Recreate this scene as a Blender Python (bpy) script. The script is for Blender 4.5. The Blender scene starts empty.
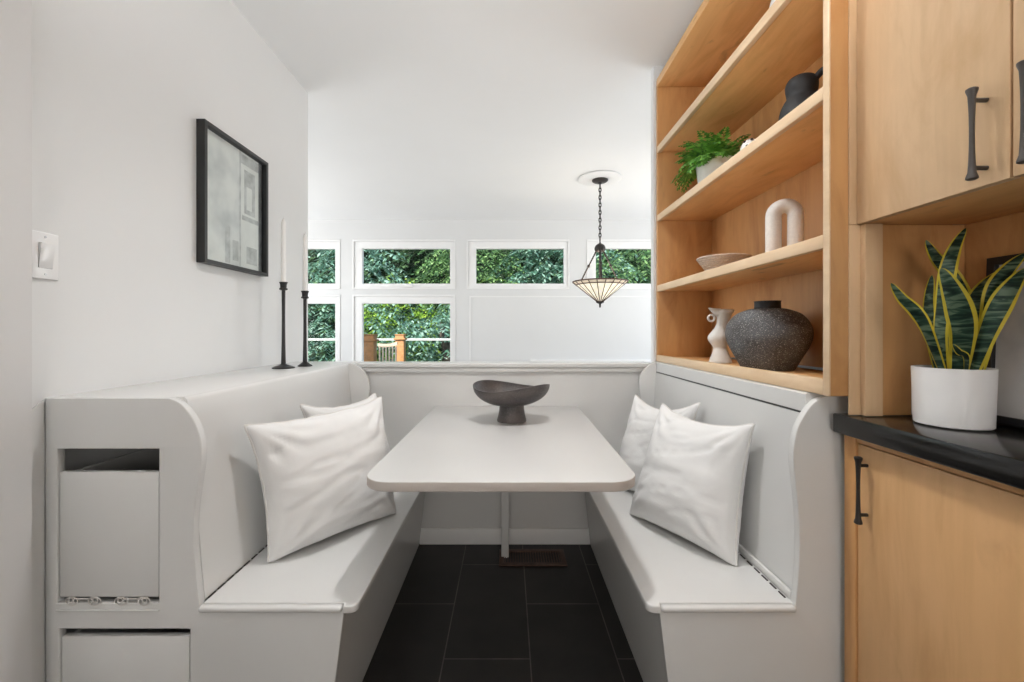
import bpy, bmesh, math, random
from mathutils import Vector, Matrix, noise

R = math.radians
PI = math.pi
random.seed(7)
scn = bpy.context.scene
COL = scn.collection
F, CX, CY, CAMH = 436.0, 508.0, 331.0, 1.17


def P(px, py, Y):
    """World point at depth Y that the camera sees near (px, py)."""
    return Vector(((px - CX) * Y / F, Y, CAMH - (py - CY) * Y / F))


# ------------------------------------------------------------------ materials
def new_mat(name):
    m = bpy.data.materials.new(name)
    m.use_nodes = True
    nt = m.node_tree
    b = nt.nodes['Principled BSDF']
    return m, nt, b


def N(nt, kind, **kw):
    n = nt.nodes.new(kind)
    for k, v in kw.items():
        setattr(n, k, v)
    return n


def ramp(nt, stops):
    n = nt.nodes.new('ShaderNodeValToRGB')
    e = n.color_ramp.elements
    while len(e) < len(stops):
        e.new(0.5)
    for i, (p, c) in enumerate(stops):
        e[i].position = p
        e[i].color = (c[0], c[1], c[2], 1)
    return n


def tex_coord(nt, scale=(1, 1, 1), rot=(0, 0, 0), loc=(0, 0, 0)):
    tc = N(nt, 'ShaderNodeTexCoord')
    mp = N(nt, 'ShaderNodeMapping')
    mp.inputs['Scale'].default_value = scale
    mp.inputs['Rotation'].default_value = rot
    mp.inputs['Location'].default_value = loc
    nt.links.new(tc.outputs['Object'], mp.inputs['Vector'])
    return mp.outputs['Vector']


def plain(name, col, rough=0.5, metal=0.0, var=0.04, nscale=12, bump=0.0, bscale=60, spec=0.5):
    m, nt, b = new_mat(name)
    v = tex_coord(nt)
    n = N(nt, 'ShaderNodeTexNoise')
    n.inputs['Scale'].default_value = nscale
    n.inputs['Detail'].default_value = 4
    nt.links.new(v, n.inputs['Vector'])
    lo = [max(0, c * (1 - var)) for c in col]
    hi = [min(1, c * (1 + var)) for c in col]
    r = ramp(nt, [(0.3, lo), (0.7, hi)])
    nt.links.new(n.outputs['Fac'], r.inputs['Fac'])
    nt.links.new(r.outputs['Color'], b.inputs['Base Color'])
    b.inputs['Roughness'].default_value = rough
    b.inputs['Metallic'].default_value = metal
    b.inputs['Specular IOR Level'].default_value = spec
    if bump:
        n2 = N(nt, 'ShaderNodeTexNoise')
        n2.inputs['Scale'].default_value = bscale
        n2.inputs['Detail'].default_value = 3
        nt.links.new(v, n2.inputs['Vector'])
        bp = N(nt, 'ShaderNodeBump')
        bp.inputs['Strength'].default_value = bump
        bp.inputs['Distance'].default_value = 0.004
        nt.links.new(n2.outputs['Fac'], bp.inputs['Height'])
        nt.links.new(bp.outputs['Normal'], b.inputs['Normal'])
    return m


def wood(name, axis, light=(0.62, 0.335, 0.135), dark=(0.49, 0.235, 0.080), knots=0.6, rough=0.38):
    """Maple; grain runs along the given axis."""
    m, nt, b = new_mat(name)
    sc = [5.5, 5.5, 5.5]
    sc['xyz'.index(axis)] = 1.5
    v = tex_coord(nt, scale=sc)
    n1 = N(nt, 'ShaderNodeTexNoise')
    n1.inputs['Scale'].default_value = 1.6
    n1.inputs['Detail'].default_value = 6
    n1.inputs['Roughness'].default_value = 0.6
    n1.inputs['Distortion'].default_value = 1.1
    nt.links.new(v, n1.inputs['Vector'])
    r1 = ramp(nt, [(0.28, dark), (0.52, light), (0.8, [min(1, c * 1.07) for c in light])])
    nt.links.new(n1.outputs['Fac'], r1.inputs['Fac'])
    # fine streaks
    sc2 = [45.0, 45.0, 45.0]
    sc2['xyz'.index(axis)] = 2.5
    v2 = tex_coord(nt, scale=sc2)
    n2 = N(nt, 'ShaderNodeTexNoise')
    n2.inputs['Scale'].default_value = 1.0
    n2.inputs['Detail'].default_value = 3
    nt.links.new(v2, n2.inputs['Vector'])
    r2 = ramp(nt, [(0.35, (0.90, 0.88, 0.85)), (0.6, (1, 1, 1))])
    nt.links.new(n2.outputs['Fac'], r2.inputs['Fac'])
    mx = N(nt, 'ShaderNodeMixRGB', blend_type='MULTIPLY')
    mx.inputs['Fac'].default_value = 0.55
    nt.links.new(r1.outputs['Color'], mx.inputs['Color1'])
    nt.links.new(r2.outputs['Color'], mx.inputs['Color2'])
    # small dark mineral flecks along the grain
    sc3 = [7.0, 7.0, 7.0]
    sc3['xyz'.index(axis)] = 2.6
    v3 = tex_coord(nt, scale=sc3, loc=(3.1, 1.7, 0.4))
    n3 = N(nt, 'ShaderNodeTexNoise')
    n3.inputs['Scale'].default_value = 1.3
    n3.inputs['Detail'].default_value = 5
    n3.inputs['Distortion'].default_value = 1.5
    nt.links.new(v3, n3.inputs['Vector'])
    r3 = ramp(nt, [(0.645, (0, 0, 0)), (0.74, (1, 1, 1))])
    nt.links.new(n3.outputs['Fac'], r3.inputs['Fac'])
    mu = N(nt, 'ShaderNodeMath', operation='MULTIPLY')
    mu.inputs[1].default_value = knots
    nt.links.new(r3.outputs['Color'], mu.inputs[0])
    mx2 = N(nt, 'ShaderNodeMixRGB', blend_type='MIX')
    nt.links.new(mu.outputs[0], mx2.inputs['Fac'])
    nt.links.new(mx.outputs['Color'], mx2.inputs['Color1'])
    mx2.inputs['Color2'].default_value = (0.30, 0.17, 0.08, 1)
    nt.links.new(mx2.outputs['Color'], b.inputs['Base Color'])
    b.inputs['Roughness'].default_value = rough
    b.inputs['Specular IOR Level'].default_value = 0.4
    return m


def floor_tiles(name):
    m, nt, b = new_mat(name)
    tc = N(nt, 'ShaderNodeTexCoord')
    sp = N(nt, 'ShaderNodeSeparateXYZ')
    nt.links.new(tc.outputs['Object'], sp.inputs[0])
    au = N(nt, 'ShaderNodeMath', operation='ADD')
    au.inputs[1].default_value = -1.556 + 0.628 * 10
    nt.links.new(sp.outputs['Y'], au.inputs[0])
    av = N(nt, 'ShaderNodeMath', operation='ADD')
    av.inputs[1].default_value = 0.2297 + 0.309 * 21
    nt.links.new(sp.outputs['X'], av.inputs[0])
    cb = N(nt, 'ShaderNodeCombineXYZ')
    nt.links.new(au.outputs[0], cb.inputs['X'])
    nt.links.new(av.outputs[0], cb.inputs['Y'])
    br = N(nt, 'ShaderNodeTexBrick')
    br.offset = 0.5
    br.offset_frequency = 2
    br.inputs['Scale'].default_value = 1
    br.inputs['Brick Width'].default_value = 0.628
    br.inputs['Row Height'].default_value = 0.309
    br.inputs['Mortar Size'].default_value = 0.0022
    br.inputs['Mortar Smooth'].default_value = 0.1
    br.inputs['Bias'].default_value = 0
    br.inputs['Color1'].default_value = (0.0115, 0.0105, 0.010, 1)
    br.inputs['Color2'].default_value = (0.016, 0.0145, 0.0135, 1)
    br.inputs['Mortar'].default_value = (0.10, 0.092, 0.085, 1)
    nt.links.new(cb.outputs[0], br.inputs['Vector'])
    n = N(nt, 'ShaderNodeTexNoise')
    n.inputs['Scale'].default_value = 7
    n.inputs['Detail'].default_value = 7
    nt.links.new(tc.outputs['Object'], n.inputs['Vector'])
    r = ramp(nt, [(0.35, (0.75, 0.75, 0.75)), (0.7, (1.5, 1.45, 1.4))])
    nt.links.new(n.outputs['Fac'], r.inputs['Fac'])
    mx = N(nt, 'ShaderNodeMixRGB', blend_type='MULTIPLY')
    mx.inputs['Fac'].default_value = 1
    nt.links.new(br.outputs['Color'], mx.inputs['Color1'])
    nt.links.new(r.outputs['Color'], mx.inputs['Color2'])
    nt.links.new(mx.outputs['Color'], b.inputs['Base Color'])
    b.inputs['Roughness'].default_value = 0.5
    bp = N(nt, 'ShaderNodeBump')
    bp.inputs['Strength'].default_value = 0.35
    bp.inputs['Distance'].default_value = 0.002
    nt.links.new(br.outputs['Fac'], bp.inputs['Height'])
    bp.invert = True
    nt.links.new(bp.outputs['Normal'], b.inputs['Normal'])
    return m


def glass_mat(name, tint=(0.97, 0.985, 0.98)):
    m = bpy.data.materials.new(name)
    m.use_nodes = True
    nt = m.node_tree
    nt.nodes.clear()
    out = N(nt, 'ShaderNodeOutputMaterial')
    tr = N(nt, 'ShaderNodeBsdfTransparent')
    tr.inputs['Color'].default_value = (*tint, 1)
    gl = N(nt, 'ShaderNodeBsdfGlossy')
    gl.inputs['Roughness'].default_value = 0.02
    lw = N(nt, 'ShaderNodeLayerWeight')
    lw.inputs['Blend'].default_value = 0.5
    pw = N(nt, 'ShaderNodeMath', operation='POWER')
    pw.inputs[1].default_value = 5.0
    nt.links.new(lw.outputs['Facing'], pw.inputs[0])
    fr = N(nt, 'ShaderNodeMath', operation='MULTIPLY_ADD')
    fr.inputs[1].default_value = 0.5
    fr.inputs[2].default_value = 0.004
    nt.links.new(pw.outputs[0], fr.inputs[0])
    mx = N(nt, 'ShaderNodeMixShader')
    nt.links.new(fr.outputs[0], mx.inputs[0])
    nt.links.new(tr.outputs[0], mx.inputs[1])
    nt.links.new(gl.outputs[0], mx.inputs[2])
    nt.links.new(mx.outputs[0], out.inputs['Surface'])
    return m


def foliage_mat(name, stops, rough=0.45, trans=0.25):
    m, nt, b = new_mat(name)
    g = N(nt, 'ShaderNodeNewGeometry')
    r = ramp(nt, stops)
    nt.links.new(g.outputs['Random Per Island'], r.inputs['Fac'])
    nt.links.new(r.outputs['Color'], b.inputs['Base Color'])
    b.inputs['Roughness'].default_value = rough
    if trans:
        tl = N(nt, 'ShaderNodeBsdfTranslucent')
        nt.links.new(r.outputs['Color'], tl.inputs['Color'])
        mx = N(nt, 'ShaderNodeMixShader')
        mx.inputs[0].default_value = trans
        out = nt.nodes['Material Output']
        nt.links.new(b.outputs[0], mx.inputs[1])
        nt.links.new(tl.outputs[0], mx.inputs[2])
        nt.links.new(mx.outputs[0], out.inputs['Surface'])
    return m


def speckle(name, base, light, dark, rough=0.75):
    """Rough dark stoneware with pale scratched flecks."""
    m, nt, b = new_mat(name)
    v = tex_coord(nt, scale=(1, 1, 1.6))
    n1 = N(nt, 'ShaderNodeTexNoise')
    n1.inputs['Scale'].default_value = 9
    n1.inputs['Detail'].default_value = 5
    nt.links.new(v, n1.inputs['Vector'])
    r1 = ramp(nt, [(0.35, dark), (0.65, base)])
    nt.links.new(n1.outputs['Fac'], r1.inputs['Fac'])
    v2 = tex_coord(nt, scale=(1, 1, 2.2))
    n2 = N(nt, 'ShaderNodeTexNoise')
    n2.inputs['Scale'].default_value = 210
    n2.inputs['Detail'].default_value = 2
    nt.links.new(v2, n2.inputs['Vector'])
    r2 = ramp(nt, [(0.58, (0, 0, 0)), (0.68, (1, 1, 1))])
    nt.links.new(n2.outputs['Fac'], r2.inputs['Fac'])
    mx = N(nt, 'ShaderNodeMixRGB')
    nt.links.new(r2.outputs['Color'], mx.inputs['Fac'])
    nt.links.new(r1.outputs['Color'], mx.inputs['Color1'])
    mx.inputs['Color2'].default_value = (*light, 1)
    nt.links.new(mx.outputs['Color'], b.inputs['Base Color'])
    b.inputs['Roughness'].default_value = rough
    bp = N(nt, 'ShaderNodeBump')
    bp.inputs['Strength'].default_value = 0.5
    bp.inputs['Distance'].default_value = 0.002
    nt.links.new(n2.outputs['Fac'], bp.inputs['Height'])
    nt.links.new(bp.outputs['Normal'], b.inputs['Normal'])
    return m


def emit_glass(name, col, strength):
    m, nt, b = new_mat(name)
    v = tex_coord(nt, scale=(14, 14, 3))
    n = N(nt, 'ShaderNodeTexNoise')
    n.inputs['Scale'].default_value = 1.5
    nt.links.new(v, n.inputs['Vector'])
    r = ramp(nt, [(0.35, [c * 0.8 for c in col]), (0.65, col)])
    nt.links.new(n.outputs['Fac'], r.inputs['Fac'])
    nt.links.new(r.outputs['Color'], b.inputs['Base Color'])
    nt.links.new(r.outputs['Color'], b.inputs['Emission Color'])
    b.inputs['Emission Strength'].default_value = strength
    b.inputs['Roughness'].default_value = 0.25
    return m


def print_mat(name):
    """Pale grey photographic print: soft plaster wall with a dark door and window blocks."""
    m, nt, b = new_mat(name)
    v = tex_coord(nt, scale=(5, 5, 5))
    n = N(nt, 'ShaderNodeTexNoise')
    n.inputs['Scale'].default_value = 1.3
    n.inputs['Detail'].default_value = 8
    nt.links.new(v, n.inputs['Vector'])
    r = ramp(nt, [(0.3, (0.50, 0.51, 0.52)), (0.55, (0.72, 0.72, 0.715)), (0.8, (0.80, 0.80, 0.795))])
    nt.links.new(n.outputs['Fac'], r.inputs['Fac'])
    nt.links.new(r.outputs['Color'], b.inputs['Base Color'])
    b.inputs['Roughness'].default_value = 0.3
    return m


M = {}
M['wall_end'] = plain('wall_end_shaded', (0.67, 0.665, 0.66), 0.6, var=0.012, nscale=2)  # slightly darker wall white; the corner's shading is put into the colour
M['oak'] = wood('oak_floor', 'x', light=(0.58, 0.52, 0.46), dark=(0.48, 0.42, 0.36), knots=0.2)
M['wall'] = plain('wall_paint', (0.735, 0.739, 0.736), 0.42, var=0.012, nscale=2, bump=0.04, bscale=220)
M['ceil'] = plain('ceiling_paint', (0.875, 0.88, 0.88), 0.7, var=0.01, nscale=2)
M['trim'] = plain('white_trim', (0.87, 0.87, 0.865), 0.35, var=0.01)
M['paint'] = plain('bench_paint', (0.70, 0.70, 0.688), 0.27, var=0.02, nscale=3, bump=0.03, bscale=90)
M['table'] = plain('table_laminate', (0.59, 0.585, 0.575), 0.3, var=0.015, nscale=4)
M['tableedge'] = plain('table_edge_band', (0.54, 0.49, 0.45), 0.45, var=0.02)
M['floor'] = floor_tiles('slate_tiles')
M['woody'] = wood('maple_lengthwise_lit', 'y', light=(0.82, 0.48, 0.20), dark=(0.68, 0.36, 0.13))  # paler than the upright maple; bounce light under the shelves put into the colour
M['woodz'] = wood('maple_upright', 'z', knots=0.25)
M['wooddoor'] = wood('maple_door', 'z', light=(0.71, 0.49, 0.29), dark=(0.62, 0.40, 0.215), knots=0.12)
M['woodlow'] = wood('maple_lower_door_dim', 'z', light=(0.68, 0.40, 0.185), dark=(0.57, 0.315, 0.13), knots=0.15)  # door maple deepened; the warmer, dimmer light down here is in the colour
M['woodedge'] = wood('maple_edge', 'y', light=(0.79, 0.59, 0.385), dark=(0.71, 0.50, 0.30), knots=0.05)
M['counter'] = plain('black_counter', (0.010, 0.0095, 0.009), 0.17, var=0.3, nscale=90, spec=0.35)
M['black'] = plain('black_paint', (0.012, 0.012, 0.013), 0.4, var=0.15)
M['bronze'] = plain('dark_bronze', (0.024, 0.019, 0.017), 0.45, metal=0.2, var=0.2, nscale=40)
M['pewter'] = plain('brushed_pewter', (0.085, 0.075, 0.070), 0.38, metal=0.4, var=0.1, nscale=40)
M['copper'] = plain('rust_bronze', (0.10, 0.055, 0.040), 0.5, metal=0.4, var=0.3, nscale=30)
M['linen'] = plain('white_linen', (0.79, 0.79, 0.785), 0.9, var=0.03, nscale=8, bump=0.25, bscale=500, spec=0.15)
M['linenedge'] = plain('linen_piping', (0.74, 0.725, 0.70), 0.9, var=0.03, spec=0.15)
M['white_ceramic'] = plain('white_glaze', (0.88, 0.88, 0.88), 0.3, var=0.015)
M['matte_white'] = plain('matte_plaster', (0.74, 0.71, 0.67), 0.8, var=0.06, nscale=30, bump=0.3, bscale=120)
M['speck_white'] = plain('speckled_ceramic', (0.74, 0.71, 0.675), 0.5, var=0.06, nscale=120)
M['black_ceramic'] = plain('black_stoneware', (0.014, 0.015, 0.017), 0.62, var=0.25, nscale=30, bump=0.2, bscale=90)
M['stoneware'] = speckle('fleck_stoneware', (0.115, 0.120, 0.128), (0.50, 0.49, 0.47), (0.058, 0.052, 0.049))
M['stoneneck'] = plain('dark_neck_glaze', (0.022, 0.021, 0.021), 0.55, var=0.2)
M['bowl'] = speckle('dark_clay', (0.105, 0.088, 0.082), (0.16, 0.15, 0.145), (0.042, 0.038, 0.040), rough=0.42)
M['wicker'] = plain('pale_wicker', (0.56, 0.47, 0.40), 0.8, var=0.12, nscale=120, bump=0.4, bscale=200)
M['soil'] = plain('potting_soil', (0.045, 0.03, 0.022), 0.95, var=0.4, nscale=60, bump=0.8, bscale=120)
M['plastic'] = plain('white_plastic', (0.82, 0.82, 0.82), 0.15, var=0.005)
M['steel'] = plain('steel_screw', (0.45, 0.45, 0.45), 0.3, metal=0.9)
M['wax'] = plain('white_wax', (0.83, 0.82, 0.80), 0.5, var=0.01)
M['print'] = print_mat('grey_print')
M['printdark'] = plain('print_dark', (0.10, 0.10, 0.11), 0.3, var=0.5, nscale=25)
M['printmid'] = plain('print_mid', (0.48, 0.485, 0.49), 0.3, var=0.25, nscale=25)
M['printlight'] = plain('print_light', (0.72, 0.72, 0.71), 0.3, var=0.06, nscale=12)
M['glass'] = glass_mat('window_glass')
M['shade'] = emit_glass('cream_stained_glass', (0.95, 0.87, 0.70), 0.6)
M['amber'] = emit_glass('amber_band_glass', (0.85, 0.72, 0.55), 0.3)
M['bulb'] = emit_glass('warm_bulb', (1.0, 0.85, 0.6), 6)
M['fern'] = foliage_mat('fern_green', [(0, (0.05, 0.18, 0.03)), (0.6, (0.16, 0.42, 0.06)), (1, (0.42, 0.72, 0.15))], trans=0.2)
M['snake_margin'] = plain('snake_margin', (0.78, 0.66, 0.07), 0.4, var=0.1)
M['bark'] = plain('bark', (0.10, 0.08, 0.065), 0.9, var=0.4, nscale=12, bump=0.8, bscale=20)
M['deckwood'] = plain('cedar_deck', (0.50, 0.23, 0.085), 0.6, var=0.15, nscale=15)
M['palewood'] = plain('pale_cedar', (0.72, 0.56, 0.42), 0.6, var=0.1, nscale=15)
M['rail'] = plain('grey_rail', (0.62, 0.60, 0.57), 0.6, var=0.05)
M['ground'] = plain('garden_ground', (0.06, 0.075, 0.035), 0.95, var=0.4, nscale=3)


def snake_mat():
    m, nt, b = new_mat('snake_leaf')
    v = tex_coord(nt, scale=(16, 16, 75))
    n = N(nt, 'ShaderNodeTexNoise')
    n.inputs['Scale'].default_value = 1
    n.inputs['Detail'].default_value = 3
    n.inputs['Distortion'].default_value = 1.2
    nt.links.new(v, n.inputs['Vector'])
    r = ramp(nt, [(0.38, (0.012, 0.040, 0.030)), (0.5, (0.04, 0.10, 0.065)), (0.62, (0.19, 0.29, 0.19))])
    nt.links.new(n.outputs['Fac'], r.inputs['Fac'])
    nt.links.new(r.outputs['Color'], b.inputs['Base Color'])
    b.inputs['Roughness'].default_value = 0.35
    return m


M['snake'] = snake_mat()

# ------------------------------------------------------------------ geometry helpers
ORIGIN = {}


def finish(bm, angle=38):
    bmesh.ops.recalc_face_normals(bm, faces=bm.faces[:])


def obj(name, bm, mat, parent=None, angle=38, recalc=True, label=None):
    """Link a bmesh (world coordinates) as one mesh object, optionally a part of `parent`."""
    if recalc:
        bmesh.ops.recalc_face_normals(bm, faces=bm.faces[:])
    off = Vector((0, 0, 0))
    if parent is not None:
        off = ORIGIN[parent.name]
    me = bpy.data.meshes.new(name)
    if off.length:
        bmesh.ops.translate(bm, verts=bm.verts[:], vec=-off)
    bm.to_mesh(me)
    bm.free()
    mats = mat if isinstance(mat, (list, tuple)) else [mat]
    for mm in mats:
        me.materials.append(M[mm])
    for p in me.polygons:
        p.use_smooth = True
    me.set_sharp_from_angle(angle=R(angle))
    o = bpy.data.objects.new(name, me)
    COL.objects.link(o)
    if parent is not None:
        o.parent = parent
        ORIGIN[o.name] = off
    else:
        ORIGIN[o.name] = Vector((0, 0, 0))
    if label:
        o['label'] = label
    return o


def thing(name, label, cat, loc=(0, 0, 0), group=None):
    o = bpy.data.objects.new(name, None)
    o.empty_display_size = 0.05
    COL.objects.link(o)
    o.location = loc
    ORIGIN[o.name] = Vector(loc)
    o['label'] = label
    o['category'] = cat
    if group:
        o['group'] = group
    return o


def tag(o, label, cat, group=None, kind=None):
    o['label'] = label
    o['category'] = cat
    if group:
        o['group'] = group
    if kind:
        o['kind'] = kind
    return o


def struct(name, bm, mat, label=None, parent=None, angle=38):
    o = obj(name, bm, mat, parent, angle)
    if parent is None:
        o['kind'] = 'structure'
        if label:
            o['label'] = label
            o['category'] = name.split('_')[0]
    return o


def box(bm, x0, x1, y0, y1, z0, z1, bev=0.0, seg=2, mi=0):
    r = bmesh.ops.create_cube(bm, size=1)
    vs = r['verts']
    for v in vs:
        v.co.x = x0 if v.co.x < 0 else x1
        v.co.y = y0 if v.co.y < 0 else y1
        v.co.z = z0 if v.co.z < 0 else z1
    fs = set(f for v in vs for f in v.link_faces)
    for f in fs:
        f.material_index = mi
    if bev:
        es = list(set(e for v in vs for e in v.link_edges))
        bmesh.ops.bevel(bm, geom=es, offset=bev, segments=seg, profile=0.5, affect='EDGES')
    return bm


def bx(*a, **k):
    return box(bmesh.new(), *a, **k)


def frame_of(d):
    d = d.normalized()
    up = Vector((0, 0, 1)) if abs(d.z) < 0.9 else Vector((1, 0, 0))
    a = d.cross(up).normalized()
    return a, d.cross(a).normalized()


def tube(bm, pts, rad, n=10, cap=True, closed=False):
    pts = [Vector(p) for p in pts]
    k = len(pts)
    rads = rad if isinstance(rad, (list, tuple)) else [rad] * k
    rings = []
    prev = None
    for i, p in enumerate(pts):
        if closed:
            d = pts[(i + 1) % k] - pts[(i - 1) % k]
        else:
            d = pts[min(i + 1, k - 1)] - pts[max(i - 1, 0)]
        d.normalize()
        if prev is None:
            a, b = frame_of(d)
        else:
            a = (prev - d * prev.dot(d)).normalized()
            b = d.cross(a)
        prev = a
        rings.append([bm.verts.new(p + rads[i] * (a * math.cos(2 * PI * j / n) + b * math.sin(2 * PI * j / n))) for j in range(n)])
    rng = range(k if closed else k - 1)
    for i in rng:
        r0, r1 = rings[i], rings[(i + 1) % k]
        for j in range(n):
            bm.faces.new((r0[j], r0[(j + 1) % n], r1[(j + 1) % n], r1[j]))
    if cap and not closed:
        bm.faces.new(rings[0][::-1])
        bm.faces.new(rings[-1])
    return bm


def lathe(bm, prof, cx=0, cy=0, z0=0, n=40, axis_off=None, caps=(True, True)):
    """prof: list of (r, z) from bottom to top; axis_off(z)->(dx,dy)."""
    rings = []
    for r, z in prof:
        dx, dy = axis_off(z) if axis_off else (0, 0)
        if r < 1e-5:
            rings.append([bm.verts.new((cx + dx, cy + dy, z0 + z))])
        else:
            rings.append([bm.verts.new((cx + dx + r * math.cos(2 * PI * j / n), cy + dy + r * math.sin(2 * PI * j / n), z0 + z)) for j in range(n)])
    for a, b in zip(rings, rings[1:]):
        for j in range(n):
            k = (j + 1) % n
            if len(a) == 1 and len(b) == 1:
                continue
            if len(a) == 1:
                bm.faces.new((a[0], b[k], b[j]))
            elif len(b) == 1:
                bm.faces.new((a[j], a[k], b[0]))
            else:
                bm.faces.new((a[j], a[k], b[k], b[j]))
    if caps[0] and len(rings[0]) > 1:
        bm.faces.new(rings[0][::-1])
    if caps[1] and len(rings[-1]) > 1:
        bm.faces.new(rings[-1])
    return bm


def smooth_prof(pts, n=4):
    """Catmull-Rom through (r,z) points."""
    out = []
    k = len(pts)
    for i in range(k - 1):
        p0 = pts[max(i - 1, 0)]
        p1, p2 = pts[i], pts[i + 1]
        p3 = pts[min(i + 2, k - 1)]
        for s in range(n):
            t = s / n
            out.append(tuple(0.5 * ((2 * p1[c]) + (-p0[c] + p2[c]) * t + (2 * p0[c] - 5 * p1[c] + 4 * p2[c] - p3[c]) * t * t + (-p0[c] + 3 * p1[c] - 3 * p2[c] + p3[c]) * t ** 3) for c in range(len(p1))))
    out.append(tuple(pts[-1]))
    return out


def plate(outlines, t0, t1, plane='XZ', bev=0.0, res=2):
    """Flat board with holes. outlines[0] outer; coordinates in `plane`, thickness from t0 to t1 on the third axis."""
    cu = bpy.data.curves.new('tmp', 'CURVE')
    cu.dimensions = '2D'
    cu.fill_mode = 'BOTH'
    cu.extrude = abs(t1 - t0) / 2 - bev
    cu.bevel_depth = bev
    cu.bevel_resolution = res
    cu.offset = -bev
    for pts in outlines:
        s = cu.splines.new('POLY')
        s.points.add(len(pts) - 1)
        for q, (a, b) in zip(s.points, pts):
            q.co = (a, b, 0, 1)
        s.use_cyclic_u = True
    o = bpy.data.objects.new('tmp', cu)
    COL.objects.link(o)
    bpy.context.view_layer.update()
    dg = bpy.context.evaluated_depsgraph_get()
    me = bpy.data.meshes.new_from_object(o.evaluated_get(dg))
    bm = bmesh.new()
    bm.from_mesh(me)
    bpy.data.objects.remove(o)
    bpy.data.curves.remove(cu)
    bpy.data.meshes.remove(me)
    mid = (t0 + t1) / 2
    for v in bm.verts:
        a, b, c = v.co
        if plane == 'XZ':
            v.co = (a, mid + c, b)
        elif plane == 'YZ':
            v.co = (mid + c, a, b)
        else:
            v.co = (a, b, mid + c)
    bmesh.ops.remove_doubles(bm, verts=bm.verts[:], dist=1e-5)
    return bm


def rect(a0, a1, b0, b1):
    return [(a0, b0), (a1, b0), (a1, b1), (a0, b1)]


def rrect(a0, a1, b0, b1, r, n=6, corners=(1, 1, 1, 1)):
    pts = []
    cs = [(a0 + r, b0 + r, PI, 0), (a1 - r, b0 + r, 1.5 * PI, 1), (a1 - r, b1 - r, 0, 2), (a0 + r, b1 - r, 0.5 * PI, 3)]
    raw = [(a0, b0), (a1, b0), (a1, b1), (a0, b1)]
    for x, y, s, i in cs:
        if not corners[i]:
            pts.append(raw[i])
            continue
        for k in range(n + 1):
            a = s + 0.5 * PI * k / n
            pts.append((x + r * math.cos(a), y + r * math.sin(a)))
    return pts


def prism(poly, y0, y1, bev=0.0):
    """Extrude an XZ polygon along Y."""
    bm = bmesh.new()
    a = [bm.verts.new((x, y0, z)) for x, z in poly]
    b = [bm.verts.new((x, y1, z)) for x, z in poly]
    bm.faces.new(a)
    bm.faces.new(b[::-1])
    k = len(poly)
    for i in range(k):
        bm.faces.new((a[i], a[(i + 1) % k], b[(i + 1) % k], b[i]))
    if bev:
        bmesh.ops.bevel(bm, geom=bm.edges[:], offset=bev, segments=2, profile=0.5, affect='EDGES')
    return bm


def torus(bm, c, R0, r, ax='z', n=16, m=8, stretch=1.0, rot=0.0):
    pts = []
    for i in range(n):
        a = 2 * PI * i / n
        u, v = R0 * math.cos(a) * stretch, R0 * math.sin(a)
        u, v = u * math.cos(rot) - v * math.sin(rot), u * math.sin(rot) + v * math.cos(rot)
        pts.append(Vector(c) + {'z': Vector((u, v, 0)), 'y': Vector((u, 0, v)), 'x': Vector((0, u, v))}[ax])
    return tube(bm, pts, r, n=m, closed=True)


# ------------------------------------------------------------------ room shell
CEIL = 2.63
YB = 5.73
struct('floor', bx(-4.0, 3.2, -2.6, 2.46, -0.05, 0.0), 'floor', 'dark slate tile floor in running bond between the benches')
struct('floor_dining', bx(-4.0, 3.2, 2.4605, YB + 0.1, -0.05, 0.0), 'oak', 'light oak floor of the dining room beyond the low wall')
struct('ceiling', bx(-4.0, 3.2, -2.6, YB + 0.1, CEIL, CEIL + 0.06), 'ceil', 'smooth white ceiling over nook and dining room')
struct('wall_left', bx(-1.345, -1.225, 1.0, 2.67, 0, CEIL), 'wall', 'white wall behind the left bench carrying the framed picture')
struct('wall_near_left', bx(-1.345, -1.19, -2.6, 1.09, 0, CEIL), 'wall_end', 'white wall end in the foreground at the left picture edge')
struct('wall_right', bx(1.17, 1.27, -2.6, 2.45, 0, CEIL), 'wall', 'wall behind the shelves and cabinets')
struct('wall_right_end', bx(0.803, 1.17, 2.405, 2.45, 0, CEIL), 'wall', 'narrow white wall end beyond the bookcase')
struct('wall_rear', bx(-1.345, 1.27, -2.7, -2.6, 0, CEIL), 'wall')
struct('wall_dining_left', plate([rect(-0.5 + 2.8, YB, 0, CEIL), rect(3.0, 5.2, 0.7, 2.3)], -4.1, -4.0, 'YZ'), 'wall')
struct('wall_dining_return', bx(-4.0, -1.345, 2.2, 2.3, 0, CEIL), 'wall')
struct('wall_dining_right', plate([rect(2.3, YB, 0, CEIL), rect(3.0, 5.2, 0.7, 2.3)], 3.2, 3.3, 'YZ'), 'wall')
struct('wall_dining_return_right', bx(1.27, 3.2, 2.2, 2.3, 0, CEIL), 'wall')


def wx(px):
    return (px - CX) * YB / F


def wz(py):
    return CAMH - (py - CY) * YB / F


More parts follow.
